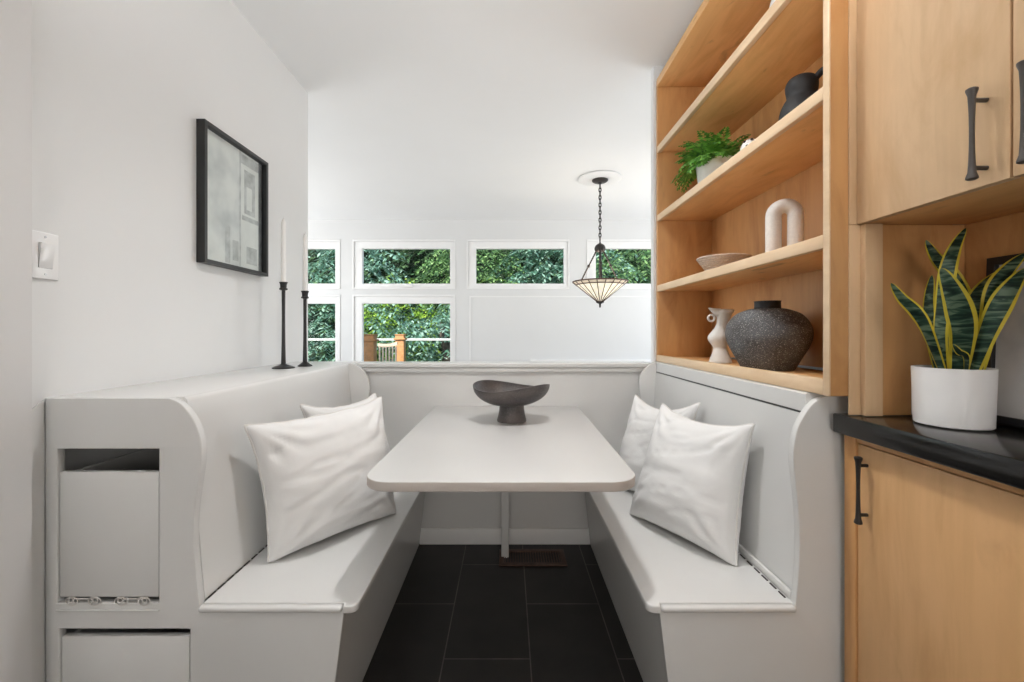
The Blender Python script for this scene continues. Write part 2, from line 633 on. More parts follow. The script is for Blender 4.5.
GL = [(247, 335, 248.5, 283.5), (362, 450, 248.5, 283.5), (476, 564, 248.5, 283.5), (596, 684, 248.5, 283.5),
      (247, 335, 303.5, 372), (362, 450, 303.5, 372)]
holes = [rect(wx(a - 8), wx(b + 4), wz(d + 4) if k < 4 else wz(d + 3), wz(c - 7)) for k, (a, b, c, d) in enumerate(GL)]
struct('wall_back', plate([rect(-4.0, 3.2, 0, CEIL)] + holes, YB, YB + 0.14), 'wall', 'far white dining room wall with the garden windows')
wl = ['upper window at far left, partly hidden by the picture wall', 'wide upper window left of the middle', 'upper window in the middle of the far wall',
      'upper window behind the hanging lamp', 'lower window at far left behind the candle holders', 'lower window showing the deck posts']
for k, (a, b, c, d) in enumerate(GL):
    x0, x1 = wx(a - 8), wx(b + 4)
    z1 = wz(c - 7)
    z0 = wz(d + 4) if k < 4 else wz(d + 3)
    w = bpy.data.objects.new('window_%d' % (k + 1), None)
    COL.objects.link(w)
    w.location = ((x0 + x1) / 2, YB, z0)
    ORIGIN[w.name] = Vector(w.location)
    w['kind'] = 'structure'
    w['label'] = wl[k]
    w['category'] = 'window'
    gx0, gx1, gz0, gz1 = wx(a), wx(b), wz(d), wz(c)
    obj('window_sash', plate([rect(x0, x1, z0, z1), rect(gx0, gx1, gz0, gz1)], YB + 0.006, YB + 0.075, bev=0.004), 'trim', w)
    cw = 0.028
    obj('window_casing', plate([rect(x0 - cw * 0.6, x1 + cw * 0.6, z0 - (0.02 if k < 4 else 0.05), z1 + cw * 0.9), rect(x0, x1, z0, z1)], YB - 0.010, YB - 0.0005, bev=0.003), 'trim', w)
    obj('window_pane', bx(gx0 - 0.005, gx1 + 0.005, YB + 0.055, YB + 0.061, gz0 - 0.005, gz1 + 0.005), 'glass', w)
    if k == 1:
        obj('window_latch', bx(wx(403), wx(413), YB - 0.03, YB + 0.03, z0 + 0.005, z0 + 0.03, bev=0.004), 'trim', w)

# raised panel trims on the far wall
tb = bx(wx(469.5), wx(470.8), YB - 0.008, YB - 0.0005, 0.1, wz(296))
struct('trim_1', tb, 'trim', 'thin upright batten on the far wall')
struct('trim_2', bx(wx(471), wx(700), YB - 0.006, YB - 0.0005, wz(297.2), wz(296)), 'trim', 'thin level batten under the upper windows')
struct('trim_3', bx(wx(530), wx(700), YB - 0.05, YB - 0.0005, wz(362), wz(359.5), bev=0.005), 'trim', 'low white ledge on the far wall')
struct('baseboard_back', bx(-4.0, 3.2, YB - 0.016, YB - 0.0005, 0.0, 0.12), 'trim')

# half wall behind the table
struct('wall_half', bx(-0.865, 0.79, 2.40, 2.52, 0, 0.955), 'paint', 'low painted wall behind the table end')
tr = bmesh.new()
box(tr, -0.865, 0.79, 2.378, 2.54, 0.970, 0.993, bev=0.005)
struct('trim_4', tr, 'paint', 'painted cap along the low wall')
struct('trim_5', bx(-0.865, 0.79, 2.386, 2.535, 0.945, 0.9695, bev=0.003), 'paint', 'moulding under the cap of the low wall')
bb = bmesh.new()
box(bb, -0.485, 0.455, 2.386, 2.3995, 0.0, 0.088, bev=0.004)
struct('baseboard_half', bb, 'trim', 'white baseboard under the table')
fl = prism([(-1.2245, 0), (-1.2245, 0.989), (-1.2212, 0.989), (-1.2212, 0)], 1.1005, 1.148)
for v in fl.verts:
    if v.co.z > 0.5 and v.co.y < 1.12:
        v.co.z = 0.955
struct('trim_6', fl, 'paint', 'narrow painted filler strip beside the left bench cabinet')

# ceiling medallion around the pendant
pc = Vector((0.878, 4.16, CEIL))
md = lathe(bmesh.new(), [(0.205, -0.004), (0.205, -0.012), (0.185, -0.017), (0.06, -0.019), (0.0, -0.019)], pc.x, pc.y, CEIL, n=64, caps=(True, False))
tag(obj('ceiling_medallion', md, 'trim'), 'round white medallion disc on the ceiling around the lamp canopy', 'medallion')

# ------------------------------------------------------------------ built-in benches
LS = smooth_prof([(-0.895, 0.993), (-0.862, 0.977), (-0.829, 0.935), (-0.811, 0.885), (-0.808, 0.835), (-0.817, 0.765), (-0.826, 0.70), (-0.829, 0.63), (-0.825, 0.55), (-0.813, 0.438)], 5)


def bench_left():
    t = thing('banquette_bench', 'grey-white built-in bench on the left with two hatch doors in its end', 'bench', (-0.85, 1.75, 0))
    t0, t1 = 1.15, 1.172
    outer = [(-1.222, 0.0), (-1.222, 0.993)] + LS + [(-0.433, 0.43), (-0.487, 0.0)]
    up = rect(-1.190, -0.921, 0.452, 0.859)
    lo = rect(-1.185, -0.839, 0.06, 0.384)
    obj('end_panel', plate([outer, up, lo], t0, t1, bev=0.003), 'paint', t)
    # groove line below upper hatch is a thin bead
    obj('sill_bead', bx(-1.19, -0.919, 1.146, 1.1505, 0.432, 0.436, bev=0.001), 'paint', t)
    # upper hatch: tilt-out door with open bin behind
    d = obj('hatch_door', bx(-1.186, -0.924, 1.153, 1.171, 0.466, 0.797, bev=0.003), 'paint', t)
    b = bmesh.new()
    box(b, -1.180, -1.168, 1.1715, 1.55, 0.47, 0.79)
    box(b, -0.942, -0.930, 1.1715, 1.55, 0.47, 0.79)
    box(b, -1.168, -0.942, 1.1715, 1.55, 0.47, 0.482)
    box(b, -1.168, -0.942, 1.538, 1.55, 0.482, 0.79)
    obj('bin', b, 'paint', d)
    for cx in (-1.119, -0.989):
        h = bmesh.new()
        for s in (-1, 1):
            for q in range(2):
                torus(h, (cx + s * (0.020 + 0.012 * q), 1.1485, 0.459 + 0.002 * q), 0.0062, 0.0019, 'y', 12, 6)
            torus(h, (cx + s * 0.030, 1.148, 0.4585), 0.011, 0.0014, 'y', 16, 6, stretch=1.5)
        tube(h, [(cx - 0.014, 1.148, 0.465), (cx + 0.014, 1.148, 0.465)], 0.0018, 8)
        obj('hinge', h, 'rail', d, label='small scrolled hinge at the foot of the hatch')
    # lower hatch
    d2 = obj('hatch_door', bx(-1.181, -0.843, 1.153, 1.171, 0.065, 0.362, bev=0.003), 'paint', t)
    b = bmesh.new()
    box(b, -1.175, -1.163, 1.1715, 1.55, 0.07, 0.355)
    box(b, -0.862, -0.85, 1.1715, 1.55, 0.07, 0.355)
    box(b, -1.163, -0.862, 1.1715, 1.55, 0.07, 0.082)
    box(b, -1.163, -0.862, 1.538, 1.55, 0.082, 0.355)
    obj('bin', b, 'paint', d2)
    # ledge and backrest
    obj('ledge', bx(-1.2245, -0.8765, 1.1725, 2.54, 0.968, 0.993, bev=0.002), 'paint', t)
    prof = [(-0.876, 0.993)] + [(-0.876 + 0.014 * math.sin(a), 0.979 + 0.014 * math.cos(a)) for a in (0.35, 0.7, 1.05, 1.4)] + \
           [(-0.857, 0.93), (-0.845, 0.80), (-0.832, 0.65), (-0.8145, 0.4485), (-0.845, 0.4485), (-0.876, 0.90)]
    obj('backrest', prism(prof, 1.1725, 2.3775), 'paint', t, angle=50)
    farw = [(-0.872, 0.996)] + smooth_prof([(-0.848, 0.995), (-0.806, 0.978), (-0.766, 0.932), (-0.748, 0.875), (-0.751, 0.82), (-0.766, 0.74), (-0.780, 0.66), (-0.786, 0.56), (-0.796, 0.4485)], 5) + [(-0.86, 0.4485)]
    obj('end_wing', plate([farw], 2.3505, 2.3735, bev=0.004), 'paint', t)
    # seat
    obj('seat_lid', plate([[(-0.811, 1.1605), (-0.436, 1.1605), (-0.434, 1.1445)] + rrect(-0.5, -0.397, 1.1445, 1.3, 0.022, 6, (0, 1, 0, 0))[1:8] + [(-0.397, 2.385), (-0.811, 2.385)]], 0.4265 + 0.0005, 0.4475, 'XY', bev=0.004, res=3), 'paint', t)
    obj('seat_lip', bx(-0.813, -0.4365, 1.1405, 1.1595, 0.4308, 0.4462, bev=0.006, seg=3), 'paint', t)
    fr = prism([(-0.437, 0.4255), (-0.455, 0.4255), (-0.503, 0.0), (-0.4865, 0.0)], 1.1725, 2.385)
    obj('front_board', fr, 'paint', t)
    hg = bmesh.new()
    y = 1.18
    k = 0
    while y < 2.33:
        box(hg, -0.8125, -0.8085, y, y + 0.028, 0.4478, 0.4500)
        y += 0.040
    obj('piano_hinge', hg, 'bronze', t, label='dark knuckles of the long seat hinge')
    return t


bench_left()

RS = smooth_prof([(0.90, 1.002), (0.848, 1.0), (0.805, 0.979), (0.769, 0.925), (0.755, 0.875), (0.752, 0.830), (0.758, 0.77), (0.765, 0.70), (0.769, 0.61), (0.765, 0.52), (0.757, 0.438)], 5)


def bench_right():
    t = thing('banquette_bench', 'grey-white built-in bench on the right beneath the wooden bookcase', 'bench', (0.8, 1.75, 0))
    outer = [(1.10, 0.0), (1.10, 1.002)] + RS + [(0.40, 0.43), (0.452, 0.0)]
    obj('end_panel', plate([outer], 1.15, 1.172, bev=0.003), 'paint', t)
    obj('top_rail', prism([(0.800, 1.0), (0.806, 1.003), (1.10, 1.003), (1.10, 0.952), (0.800, 0.952)], 1.1725, 2.3775), 'paint', t)
    prof = [(0.797, 0.9455), (0.788, 0.80), (0.778, 0.62), (0.768, 0.4485), (0.80, 0.4485), (0.82, 0.9455)]
    obj('backrest', prism(prof, 1.1725, 2.3775), 'paint', t)
    obj('groove', bx(0.803, 0.82, 1.1725, 2.3775, 0.9458, 0.9518), 'black', t, label='black strip drawn as the shadow in the gap under the top rail')  # black strip filling the gap; the groove's shade is put into its colour
    farw = [(0.7995, 1.003)] + smooth_prof([(0.795, 1.003), (0.763, 0.987), (0.727, 0.953), (0.710, 0.908), (0.711, 0.856), (0.717, 0.797), (0.730, 0.72), (0.742, 0.62), (0.752, 0.4485)], 5) + [(0.81, 0.4485)]
    obj('end_wing', plate([farw], 2.3505, 2.3735, bev=0.004), 'paint', t)
    obj('seat_lid', plate([[(0.764, 2.385), (0.366, 2.385)] + rrect(0.366, 0.5, 1.1445, 1.3, 0.022, 6, (1, 0, 0, 0))[0:7] + [(0.401, 1.1445), (0.403, 1.1605), (0.764, 1.1605)]], 0.4270, 0.4475, 'XY', bev=0.004, res=3), 'paint', t)
    obj('seat_lip', bx(0.4035, 0.757, 1.1405, 1.1595, 0.4308, 0.4462, bev=0.006, seg=3), 'paint', t)
    fr = prism([(0.404, 0.4255), (0.42, 0.4255), (0.468, 0.0), (0.4515, 0.0)], 1.1725, 2.385)
    obj('front_board', fr, 'paint', t)
    hg = bmesh.new()
    y = 1.18
    while y < 2.33:
        box(hg, 0.748, 0.752, y, y + 0.028, 0.4478, 0.4500)
        y += 0.040
    obj('piano_hinge', hg, 'bronze', t, label='dark knuckles of the long seat hinge')
    obj('seat_batten', bx(0.756, 0.7665, 1.1725, 2.34, 0.4478, 0.47, bev=0.003), 'paint', t)
    return t


bench_right()

# ------------------------------------------------------------------ table
t = thing('dining_table', 'pale grey fixed table with rounded front corners between the two benches', 'table', (0, 1.8, 0))
TZ = 0.757
top = plate([rrect(-0.392, 0.392, 1.192, 2.398, 0.085, 10, (1, 1, 0, 0))], TZ - 0.028, TZ, 'XY', bev=0.003)
for v in top.verts:
    v.co.x += -0.021 + 0.012 * (v.co.y - 1.2)
    v.co.x *= 0.992 + 0.006 * (v.co.y - 1.2)
for f in top.faces:
    f.normal_update()
    f.material_index = 1 if abs(f.normal.z) < 0.5 else 0
obj('tabletop', top, ['table', 'tableedge'], t)
lg = bx(-0.034, 0.004, 2.245, 2.3995, 0.0, TZ - 0.0285, bev=0.002)
leg = obj('leg', lg, 'paint', t)
for z in (0.30, 0.45, 0.60):
    obj('screw', tube(bmesh.new(), [(0.0035, 2.31, z), (0.0062, 2.31, z)], 0.006, 10), 'steel', leg)

# floor register
fv = thing('floor_vent', 'rust-brown metal floor register set in the tiles behind the table leg', 'vent', (0.14, 2.24, 0))
obj('frame', plate([rect(-0.045, 0.295, 2.165, 2.325), rect(-0.02, 0.27, 2.19, 2.30)], 0.0005, 0.008, 'XY', bev=0.002), 'copper', fv)
for i in range(22):
    x = -0.016 + i * 0.0132
    obj('slat', bx(x, x + 0.005, 2.191, 2.299, 0.001, 0.0065), 'copper', fv)

# footed bowl on the table
fb = thing('footed_bowl', 'dark clay pedestal bowl with a wavy rim standing on the table', 'bowl', (0.0, 2.0, TZ))
bcx, bcy = 0.015, 2.0
bm = bmesh.new()
lathe(bm, [(0.066, 0.0), (0.067, 0.006), (0.061, 0.03), (0.057, 0.055), (0.056, 0.076), (0.0, 0.076)], bcx + 0.002, bcy, TZ + 0.0005, n=40)
obj('foot', bm, 'bowl', fb)


def bowl_mesh():
    bm = bmesh.new()
    n, k = 72, 12
    def rim(phi):
        # saddle: high at back left and front right, low at front left
        return 0.163 + 0.0145 * math.cos(2 * (phi - R(130))) + 0.006 * math.cos(2 * phi)
    rings = []
    for side in (0, 1):
        th = 0.007 if side else 0.0
        seq = range(k + 1) if side == 0 else range(k, -1, -1)
        for i in seq:
            s = i / k
            ring = []
            for j in range(n):
                phi = 2 * PI * j / n
                zr = rim(phi)
                rr = 0.176 - th
                r = (0.012 + (rr - 0.012) * math.sin(s * PI / 2) ** 0.9) if s > 0 else 0.012
                zb = 0.070 + th * 1.3
                z = zb + (zr - zb) * (1 - math.cos(s * PI / 2)) ** 0.95
                ring.append(bm.verts.new((bcx + r * math.cos(phi), bcy + 0.80 * r * math.sin(phi), TZ + z)))
            rings.append(ring)
    for a, b in zip(rings, rings[1:]):
        for j in range(n):
            bm.faces.new((a[j], a[(j + 1) % n], b[(j + 1) % n], b[j]))
    bm.faces.new(rings[0][::-1])
    bm.faces.new(rings[-1])
    return bm


obj('bowl', bowl_mesh(), 'bowl', fb, angle=60)


# ------------------------------------------------------------------ pillows
def pillow(label, A, B, C, D, seed, T=0.085, back=1, sag=0.05):
    """A,B bottom corners (left,right), C,D top corners (left,right), world coordinates."""
    A, B, C, D = map(Vector, (A, B, C, D))
    ctr = (A + B + C + D) / 4
    nrm = ((B - A) + (D - C)).cross((C - A) + (D - B)).normalized()
    if nrm.y > 0:
        nrm = -nrm
    t = thing('throw_pillow', label, 'pillow', (ctr.x, ctr.y, min(A.z, B.z)), 'white linen throw pillows on the benches')
    n = 44
    bm = bmesh.new()

    def flat(u, v):
        uu = u * (1 - 0.060 * (1 - v * v) ** 1.5)
        vv = v * (1 - (0.5 * (1 + v) * sag + 0.5 * (1 - v) * 0.03) * (1 - u * u) ** 1.3)
        for cu, cv in ((-1, -1), (1, -1), (-1, 1), (1, 1)):
            ear = math.exp(-((u - cu) ** 2 + (v - cv) ** 2) / 0.030)
            uu += cu * 0.035 * ear
            vv += cv * 0.045 * ear
        s, q = (uu + 1) / 2, (vv + 1) / 2
        return A * (1 - s) * (1 - q) + B * s * (1 - q) + C * (1 - s) * q + D * s * q

    def thick(u, v):
        e = max(0.0, (1 - u ** 4) * (1 - v ** 4))
        f = max(0.0, (1 - u * u) * (1 - v * v))
        return T * (0.66 * e ** 0.46 + 0.34 * f ** 0.8) * (1 - 0.14 * v)

    def wrinkle(u, v, off):
        p = Vector((u * 1.3, v * 3.6 + 0.5 * u, seed * 3.7 + off))
        w = noise.noise(p) * 0.004 + noise.noise(Vector((u * 2 + v, v * 7, seed + off))) * 0.0022
        w += 0.010 * noise.noise(Vector((u * 1.2, v * 1.1, seed * 2.1 + off)))
        # long soft linen folds
        w -= 0.0045 * max(0.0, 1 - abs(noise.noise(Vector((u * 0.7 + 0.3 * v, v * 3.2 - 0.5 * u, seed * 5 + off)))) * 9)
        w += 0.0010 * noise.noise(Vector((u * 8, v * 22, seed + off)))
        # creases radiating from corners
        for cu, cv in ((-1, -1), (1, -1), (-1, 1), (1, 1)):
            d = math.hypot(u - cu, v - cv)
            if d < 0.9:
                a = math.atan2((v - cv) * -cv, (u - cu) * -cu)
                w += 0.0055 * math.sin(a * 13 + seed * 2 + cu) * math.exp(-((d - 0.38) / 0.26) ** 2)
        e = max(0.0, (1 - u * u) * (1 - v * v))
        return w * min(1.0, e * 5)

    fr, bk = {}, {}
    edge = []
    for i in range(n + 1):
        for j in range(n + 1):
            u, v = -1 + 2 * i / n, -1 + 2 * j / n
            u, v = math.sin(u * PI / 2) * 0.35 + u * 0.65, math.sin(v * PI / 2) * 0.35 + v * 0.65
            p = flat(u, v)
            th = thick(u, v)
            q = p + nrm * (th + wrinkle(u, v, 0))
            rim = i in (0, n) or j in (0, n)
            if rim:
                ww = 0.004 * noise.noise(Vector((u * 5, v * 5, seed)))
                q = p + (p - ctr).normalized() * ww
            fr[i, j] = bm.verts.new(q)
            bk[i, j] = fr[i, j] if rim else bm.verts.new(p - nrm * (th * 0.9 + wrinkle(u, v, 9)) * back)
    for i in range(n):
        for j in range(n):
            bm.faces.new((fr[i, j], fr[i + 1, j], fr[i + 1, j + 1], fr[i, j + 1]))
            bm.faces.new((bk[i, j + 1], bk[i + 1, j + 1], bk[i + 1, j], bk[i, j]))
    loop = [fr[i, 0].co.copy() for i in range(n)] + [fr[n, j].co.copy() for j in range(n)] + [fr[n - i, n].co.copy() for i in range(n)] + [fr[0, n - j].co.copy() for j in range(n)]
    low = min(v.co.z for v in bm.verts)
    dz = 0.4483 - low
    for v in bm.verts:
        # keep the underside resting flat on the seat
        v.co.z += dz if dz > 0 and False else 0
        if v.co.z < 0.4495:
            v.co.z = 0.4495
    obj('cover', bm, 'linen', t, angle=180)
    for p in loop:
        p.z = max(p.z, 0.4525)
    obj('seam', tube(bmesh.new(), loop, 0.0028, 6, closed=True), 'linenedge', t, angle=180)
    return t


pillow('white linen pillow nearest the camera on the left bench, filling its front half', (-0.742, 1.362, 0.452), (-0.452, 1.725, 0.452), (-0.795, 1.335, 0.874), (-0.537, 1.83, 0.882), 1.0, T=0.10)
pillow('white pillow on the left bench mostly hidden behind the big front pillow', (-0.735, 1.76, 0.452), (-0.535, 2.09, 0.452), (-0.785, 1.665, 0.880), (-0.632, 2.07, 0.864), 2.0, T=0.07, sag=0.12)
pillow('white linen pillow nearest the camera on the right bench, shown whole', (0.488, 1.715, 0.452), (0.697, 1.342, 0.452), (0.635, 1.79, 0.862), (0.757, 1.355, 0.872), 3.0, T=0.095, sag=0.13)
pillow('white pillow on the right bench half hidden behind the front pillow', (0.490, 2.05, 0.452), (0.665, 1.76, 0.452), (0.612, 2.09, 0.854), (0.769, 1.765, 0.870), 4.0, T=0.07, sag=0.20)

# ------------------------------------------------------------------ bookcase
BX0, BX1, BY0, BY1 = 0.8146, 1.124, 1.100, 2.402
bc = thing('bookcase', 'tall open maple bookcase standing on the right bench top', 'bookcase', (0.96, 1.75, 0.997))
obj('side_panel', bx(BX0 - 0.001, BX1, BY0, BY0 + 0.020, 1.0045, 2.565, bev=0.004), 'woodz', bc)
obj('side_panel', bx(BX0 + 0.002, BX1, BY1 - 0.020, BY1, 1.0045, 2.545, bev=0.002), 'woodz', bc)
obj('back_panel', bx(BX1 - 0.012, BX1, BY0 + 0.0205, BY1 - 0.0205, 1.04, 2.50), 'woodz', bc)
bb_ = obj('base_board', bx(BX0 + 0.0185, BX1 - 0.0005, BY0 + 0.0205, BY1 - 0.0205, 1.0045, 1.029, bev=0.001), 'woody', bc)
lip = bx(BX0 - 0.003, BX0 + 0.018, BY0 + 0.0205, BY1 - 0.0205, 1.0045, 1.043, bev=0.004)
for v in lip.verts:
    if v.co.z > 1.02:
        v.co.z += 0.006 * (1.75 - v.co.y)
obj('edge_strip', lip, 'woodedge', bb_, label='pale raised front lip of the lowest shelf')
obj('top_board', bx(BX0 - 0.003, BX1, BY0 + 0.0205, BY1 - 0.0205, 2.502, 2.545, bev=0.003), 'woody', bc)
for z0, z1 in ((2.141, 2.177), (1.768, 1.803), (1.384, 1.419)):
    s = obj('shelf', bx(BX0 + 0.0205, BX1 - 0.0125, BY0 + 0.0205, BY1 - 0.0205, z0 + 0.004, z1, bev=0.001), 'woody', bc)
    obj('edge_strip', bx(BX0 - 0.001, BX0 + 0.020, BY0 + 0.0205, BY1 - 0.0205, z0, z1, bev=0.003), 'woodedge', s, label='pale front edging of the shelf')
obj('edge_strip', bx(BX0 - 0.005, BX0 - 0.0005, BY0 - 0.001, BY0 + 0.0215, 1.0045, 2.566, bev=0.0015), 'woodedge', bc, label='pale upright edging at the near end')

# things on the shelves (bottom to top)
SH0, SH1, SH2, SH3 = 1.0295, 1.4195, 1.8035, 2.1775


def round_vase():
    c = P(770, 350, 1.60)
    x, y = 0.955, 1.605
    t = thing('round_vase', 'large squat dark vase with pale flecks on the lowest shelf', 'vase', (x, y, SH0))
    pr = smooth_prof([(0.084, 0.0), (0.090, 0.010), (0.108, 0.045), (0.131, 0.090), (0.1395, 0.128), (0.133, 0.165), (0.106, 0.201), (0.066, 0.219), (0.044, 0.223)], 5)
    obj('body', lathe(bmesh.new(), pr, x, y, SH0, n=64), 'stoneware', t, angle=60)
    obj('neck', lathe(bmesh.new(), [(0.044, 0.2232), (0.043, 0.229), (0.043, 0.246), (0.045, 0.250), (0.038, 0.250), (0.036, 0.23), (0.0, 0.23)], x, y, SH0, n=40), 'stoneneck', t)


round_vase()


def figure_vase():
    x, y = 0.936, 1.93
    t = thing('bird_figurine', 'small white bird-like ceramic figurine left of the dark vase on the lowest shelf', 'figurine', (x, y, SH0))
    sp = smooth_prof([(0.047, 0.0), (0.047, 0.006), (0.038, 0.03), (0.028, 0.062), (0.032, 0.078), (0.041, 0.100), (0.042, 0.118), (0.034, 0.142), (0.026, 0.165), (0.026, 0.190), (0.031, 0.212), (0.038, 0.228), (0.030, 0.236), (0.0, 0.238)], 4)
    def off(z):
        s = max(0.0, min(1.0, z / 0.236))
        return (0.020 * s * s - 0.014 * math.exp(-((z - 0.11) / 0.035) ** 2) + 0.004, 0)
    obj('body', lathe(bmesh.new(), sp, x, y, SH0, n=32, axis_off=off), 'matte_white', t, angle=70)
    obj('beak', tube(bmesh.new(), [(x - 0.004, y, SH0 + 0.222), (x - 0.030, y, SH0 + 0.233), (x - 0.047, y, SH0 + 0.242)], [0.020, 0.010, 0.003], 10), 'matte_white', t)
    obj('ring_handle', torus(bmesh.new(), (x - 0.036, y, SH0 + 0.198), 0.014, 0.005, 'y', 18, 8), 'matte_white', t)


figure_vase()


def woven_bowl():
    x, y = 0.953, 1.93
    t = thing('woven_bowl', 'shallow coiled wicker bowl at the far end of the second shelf up', 'bowl', (x, y, SH1))
    bm = bmesh.new()
    for i in range(9):
        s = i / 8
        r = 0.055 + 0.050 * s ** 0.85
        torus(bm, (x, y, SH1 + 0.006 + 0.066 * s), r, 0.0050, 'z', 44, 8)
    obj('coils', bm, 'wicker', t)
    obj('base', lathe(bmesh.new(), [(0.054, 0.0005), (0.056, 0.006), (0.0, 0.008)], x, y, SH1, n=36), 'wicker', t)
    st = bmesh.new()
    for j in range(36):
        a = 2 * PI * j / 36
        pts = []
        for i in range(9):
            s = i / 8
            r = 0.055 + 0.050 * s ** 0.85 + 0.0045
            a2 = a + 0.25 * s
            pts.append((x + r * math.cos(a2), y + r * math.sin(a2), SH1 + 0.006 + 0.066 * s))
        tube(st, pts, 0.0007, 5)
    obj('stitching', st, 'wicker', t)


woven_bowl()


def arch():
    x, y = 0.955, 1.507
    bm = bmesh.new()
    r, w, h = 0.0248, 0.0325, 0.150
    pts = [(-w, 0.0)] + [(-w, h * k / 5) for k in range(1, 6)]
    pts += [(-w * math.cos(PI * k / 12), h + w * math.sin(PI * k / 12)) for k in range(1, 12)]
    pts += [(w, h * k / 5) for k in range(5, 0, -1)] + [(w, 0.0)]
    ang = R(-28)
    P3 = [(x + a * math.cos(ang), y + a * math.sin(ang), SH1 + b) for a, b in pts]
    tube(bm, P3, r, 20)
    tag(obj('arch_ornament', bm, 'speck_white', angle=60), 'cream ceramic arch ornament on the second shelf up', 'ornament')


arch()


def fern():
    x, y = 0.938, 1.96
    t = thing('potted_fern', 'bushy green fern in a white pot on the third shelf up', 'plant', (x, y, SH2))
    obj('pot', lathe(bmesh.new(), [(0.070, 0), (0.074, 0.004), (0.0875, 0.118), (0.0875, 0.121), (0.081, 0.121), (0.078, 0.095), (0.0, 0.095)], x, y, SH2, n=44), 'white_ceramic', t)
    obj('soil', lathe(bmesh.new(), [(0.072, 0.096), (0.05, 0.106), (0.0, 0.109)], x, y, SH2, n=24), 'soil', t)
    rnd = random.Random(5)
    for f in range(84):
        bm = bmesh.new()
        a = rnd.uniform(0, 2 * PI)
        tilt = rnd.uniform(0.15, 1.15)
        L = rnd.uniform(0.13, 0.185)
        if abs(math.sin(a)) > 0.75 and math.sin(a) > 0:
            L *= 1.15
        p = Vector((x + 0.03 * math.cos(a), y + 0.03 * math.sin(a), SH2 + 0.10))
        d = Vector((math.cos(a) * math.sin(tilt), math.sin(a) * math.sin(tilt), math.cos(tilt)))
        st = 12
        for k in range(st):
            q = p + d * (L / st)
            d = (d + Vector((0, 0, -0.15))).normalized()
            if q.x > 1.10:
                q.x = 1.10
            if q.z > SH3 - 0.06:
                q.z = SH3 - 0.06
            side = d.cross(Vector((0, 0, 1)))
            if side.length < 1e-3:
                side = Vector((1, 0, 0))
            side.normalize()
            upv = side.cross(d).normalized()
            vs = [bm.verts.new(p + side * 0.001), bm.verts.new(q + side * 0.001), bm.verts.new(q - side * 0.001), bm.verts.new(p - side * 0.001)]
            bm.faces.new(vs)
            if k > 1:
                s = k / st
                ll = 0.031 * math.sin(PI * min(1, 0.18 + s * 0.85)) + 0.008
                for sg in (-1, 1):
                    tip = q + side * sg * ll + d * ll * 0.55 - Vector((0, 0, rnd.uniform(0, 0.008)))
                    tip.x = min(tip.x, 1.105)
                    mid = (q + tip) / 2 + upv * 0.003
                    wv = d * 0.0088
                    bm.faces.new([bm.verts.new(q), bm.verts.new(mid - wv), bm.verts.new(tip), bm.verts.new(mid + wv)])
            p = q
        obj('frond', bm, 'fern', t, recalc=False, angle=180)


fern()


def spotted_ball():
    x, y = 0.934, 1.68
    t = thing('spotted_ornament', 'small white rounded ornament with black dots beside the fern', 'ornament', (x, y, SH2))
    pr = smooth_prof([(0.016, 0.0), (0.028, 0.012), (0.036, 0.04), (0.036, 0.066), (0.028, 0.090), (0.014, 0.102), (0.0, 0.105)], 4)
    b = obj('body', lathe(bmesh.new(), pr, x, y, SH2, n=32), 'white_ceramic', t, angle=70)
    for a, z in ((R(196), 0.092), (R(250), 0.094), (R(222), 0.070), (R(290), 0.068)):
        r = 0.0265 if z > 0.08 else 0.0352
        c = Vector((x + r * math.cos(a), y + r * math.sin(a), SH2 + z))
        bm = bmesh.new()
        bmesh.ops.create_icosphere(bm, subdivisions=2, radius=0.005)
        for v in bm.verts:
            v.co = c + v.co * (0.75 if False else 1.0)
        obj('dot', bm, 'black', b)


spotted_ball()


def black_jug():
    x, y = 0.960, 1.425
    t = thing('black_jug', 'matte black jug with a side handle on the third shelf up', 'jug', (x, y, SH2))
    pr = smooth_prof([(0.040, 0.0), (0.048, 0.008), (0.062, 0.04), (0.0645, 0.072), (0.059, 0.098), (0.050, 0.117), (0.0435, 0.128), (0.043, 0.138), (0.046, 0.155), (0.046, 0.172), (0.040, 0.186), (0.032, 0.193), (0.026, 0.195)], 5)
    pr += [(0.022, 0.194), (0.021, 0.18), (0.0, 0.17)]
    obj('body', lathe(bmesh.new(), pr, x, y, SH2, n=44), 'black_ceramic', t, angle=60)
    h = bmesh.new()
    pts = [(x + 0.024, y - 0.030, SH2 + 0.176), (x + 0.032, y - 0.052, SH2 + 0.188), (x + 0.042, y - 0.078, SH2 + 0.182), (x + 0.044, y - 0.086, SH2 + 0.165), (x + 0.038, y - 0.076, SH2 + 0.125), (x + 0.028, y - 0.050, SH2 + 0.10)]
    pts = [tuple(q) for q in smooth_prof(pts, 4)]
    tube(h, pts, 0.0105, 10)
    obj('handle', h, 'black_ceramic', t, angle=60)


black_jug()

t = thing('white_vase', 'white ceramic vase on the topmost shelf, its foot just showing at the picture top', 'vase', (0.965, 1.50, SH3))
obj('body', lathe(bmesh.new(), smooth_prof([(0.046, 0), (0.05, 0.006), (0.060, 0.06), (0.058, 0.12), (0.040, 0.18), (0.030, 0.21)], 4), 0.965, 1.50, SH3, n=36), 'white_ceramic', t)
obj('neck', lathe(bmesh.new(), [(0.030, 0.2102), (0.034, 0.235), (0.030, 0.235), (0.026, 0.215), (0, 0.214)], 0.965, 1.50, SH3, n=36), 'white_ceramic', t)


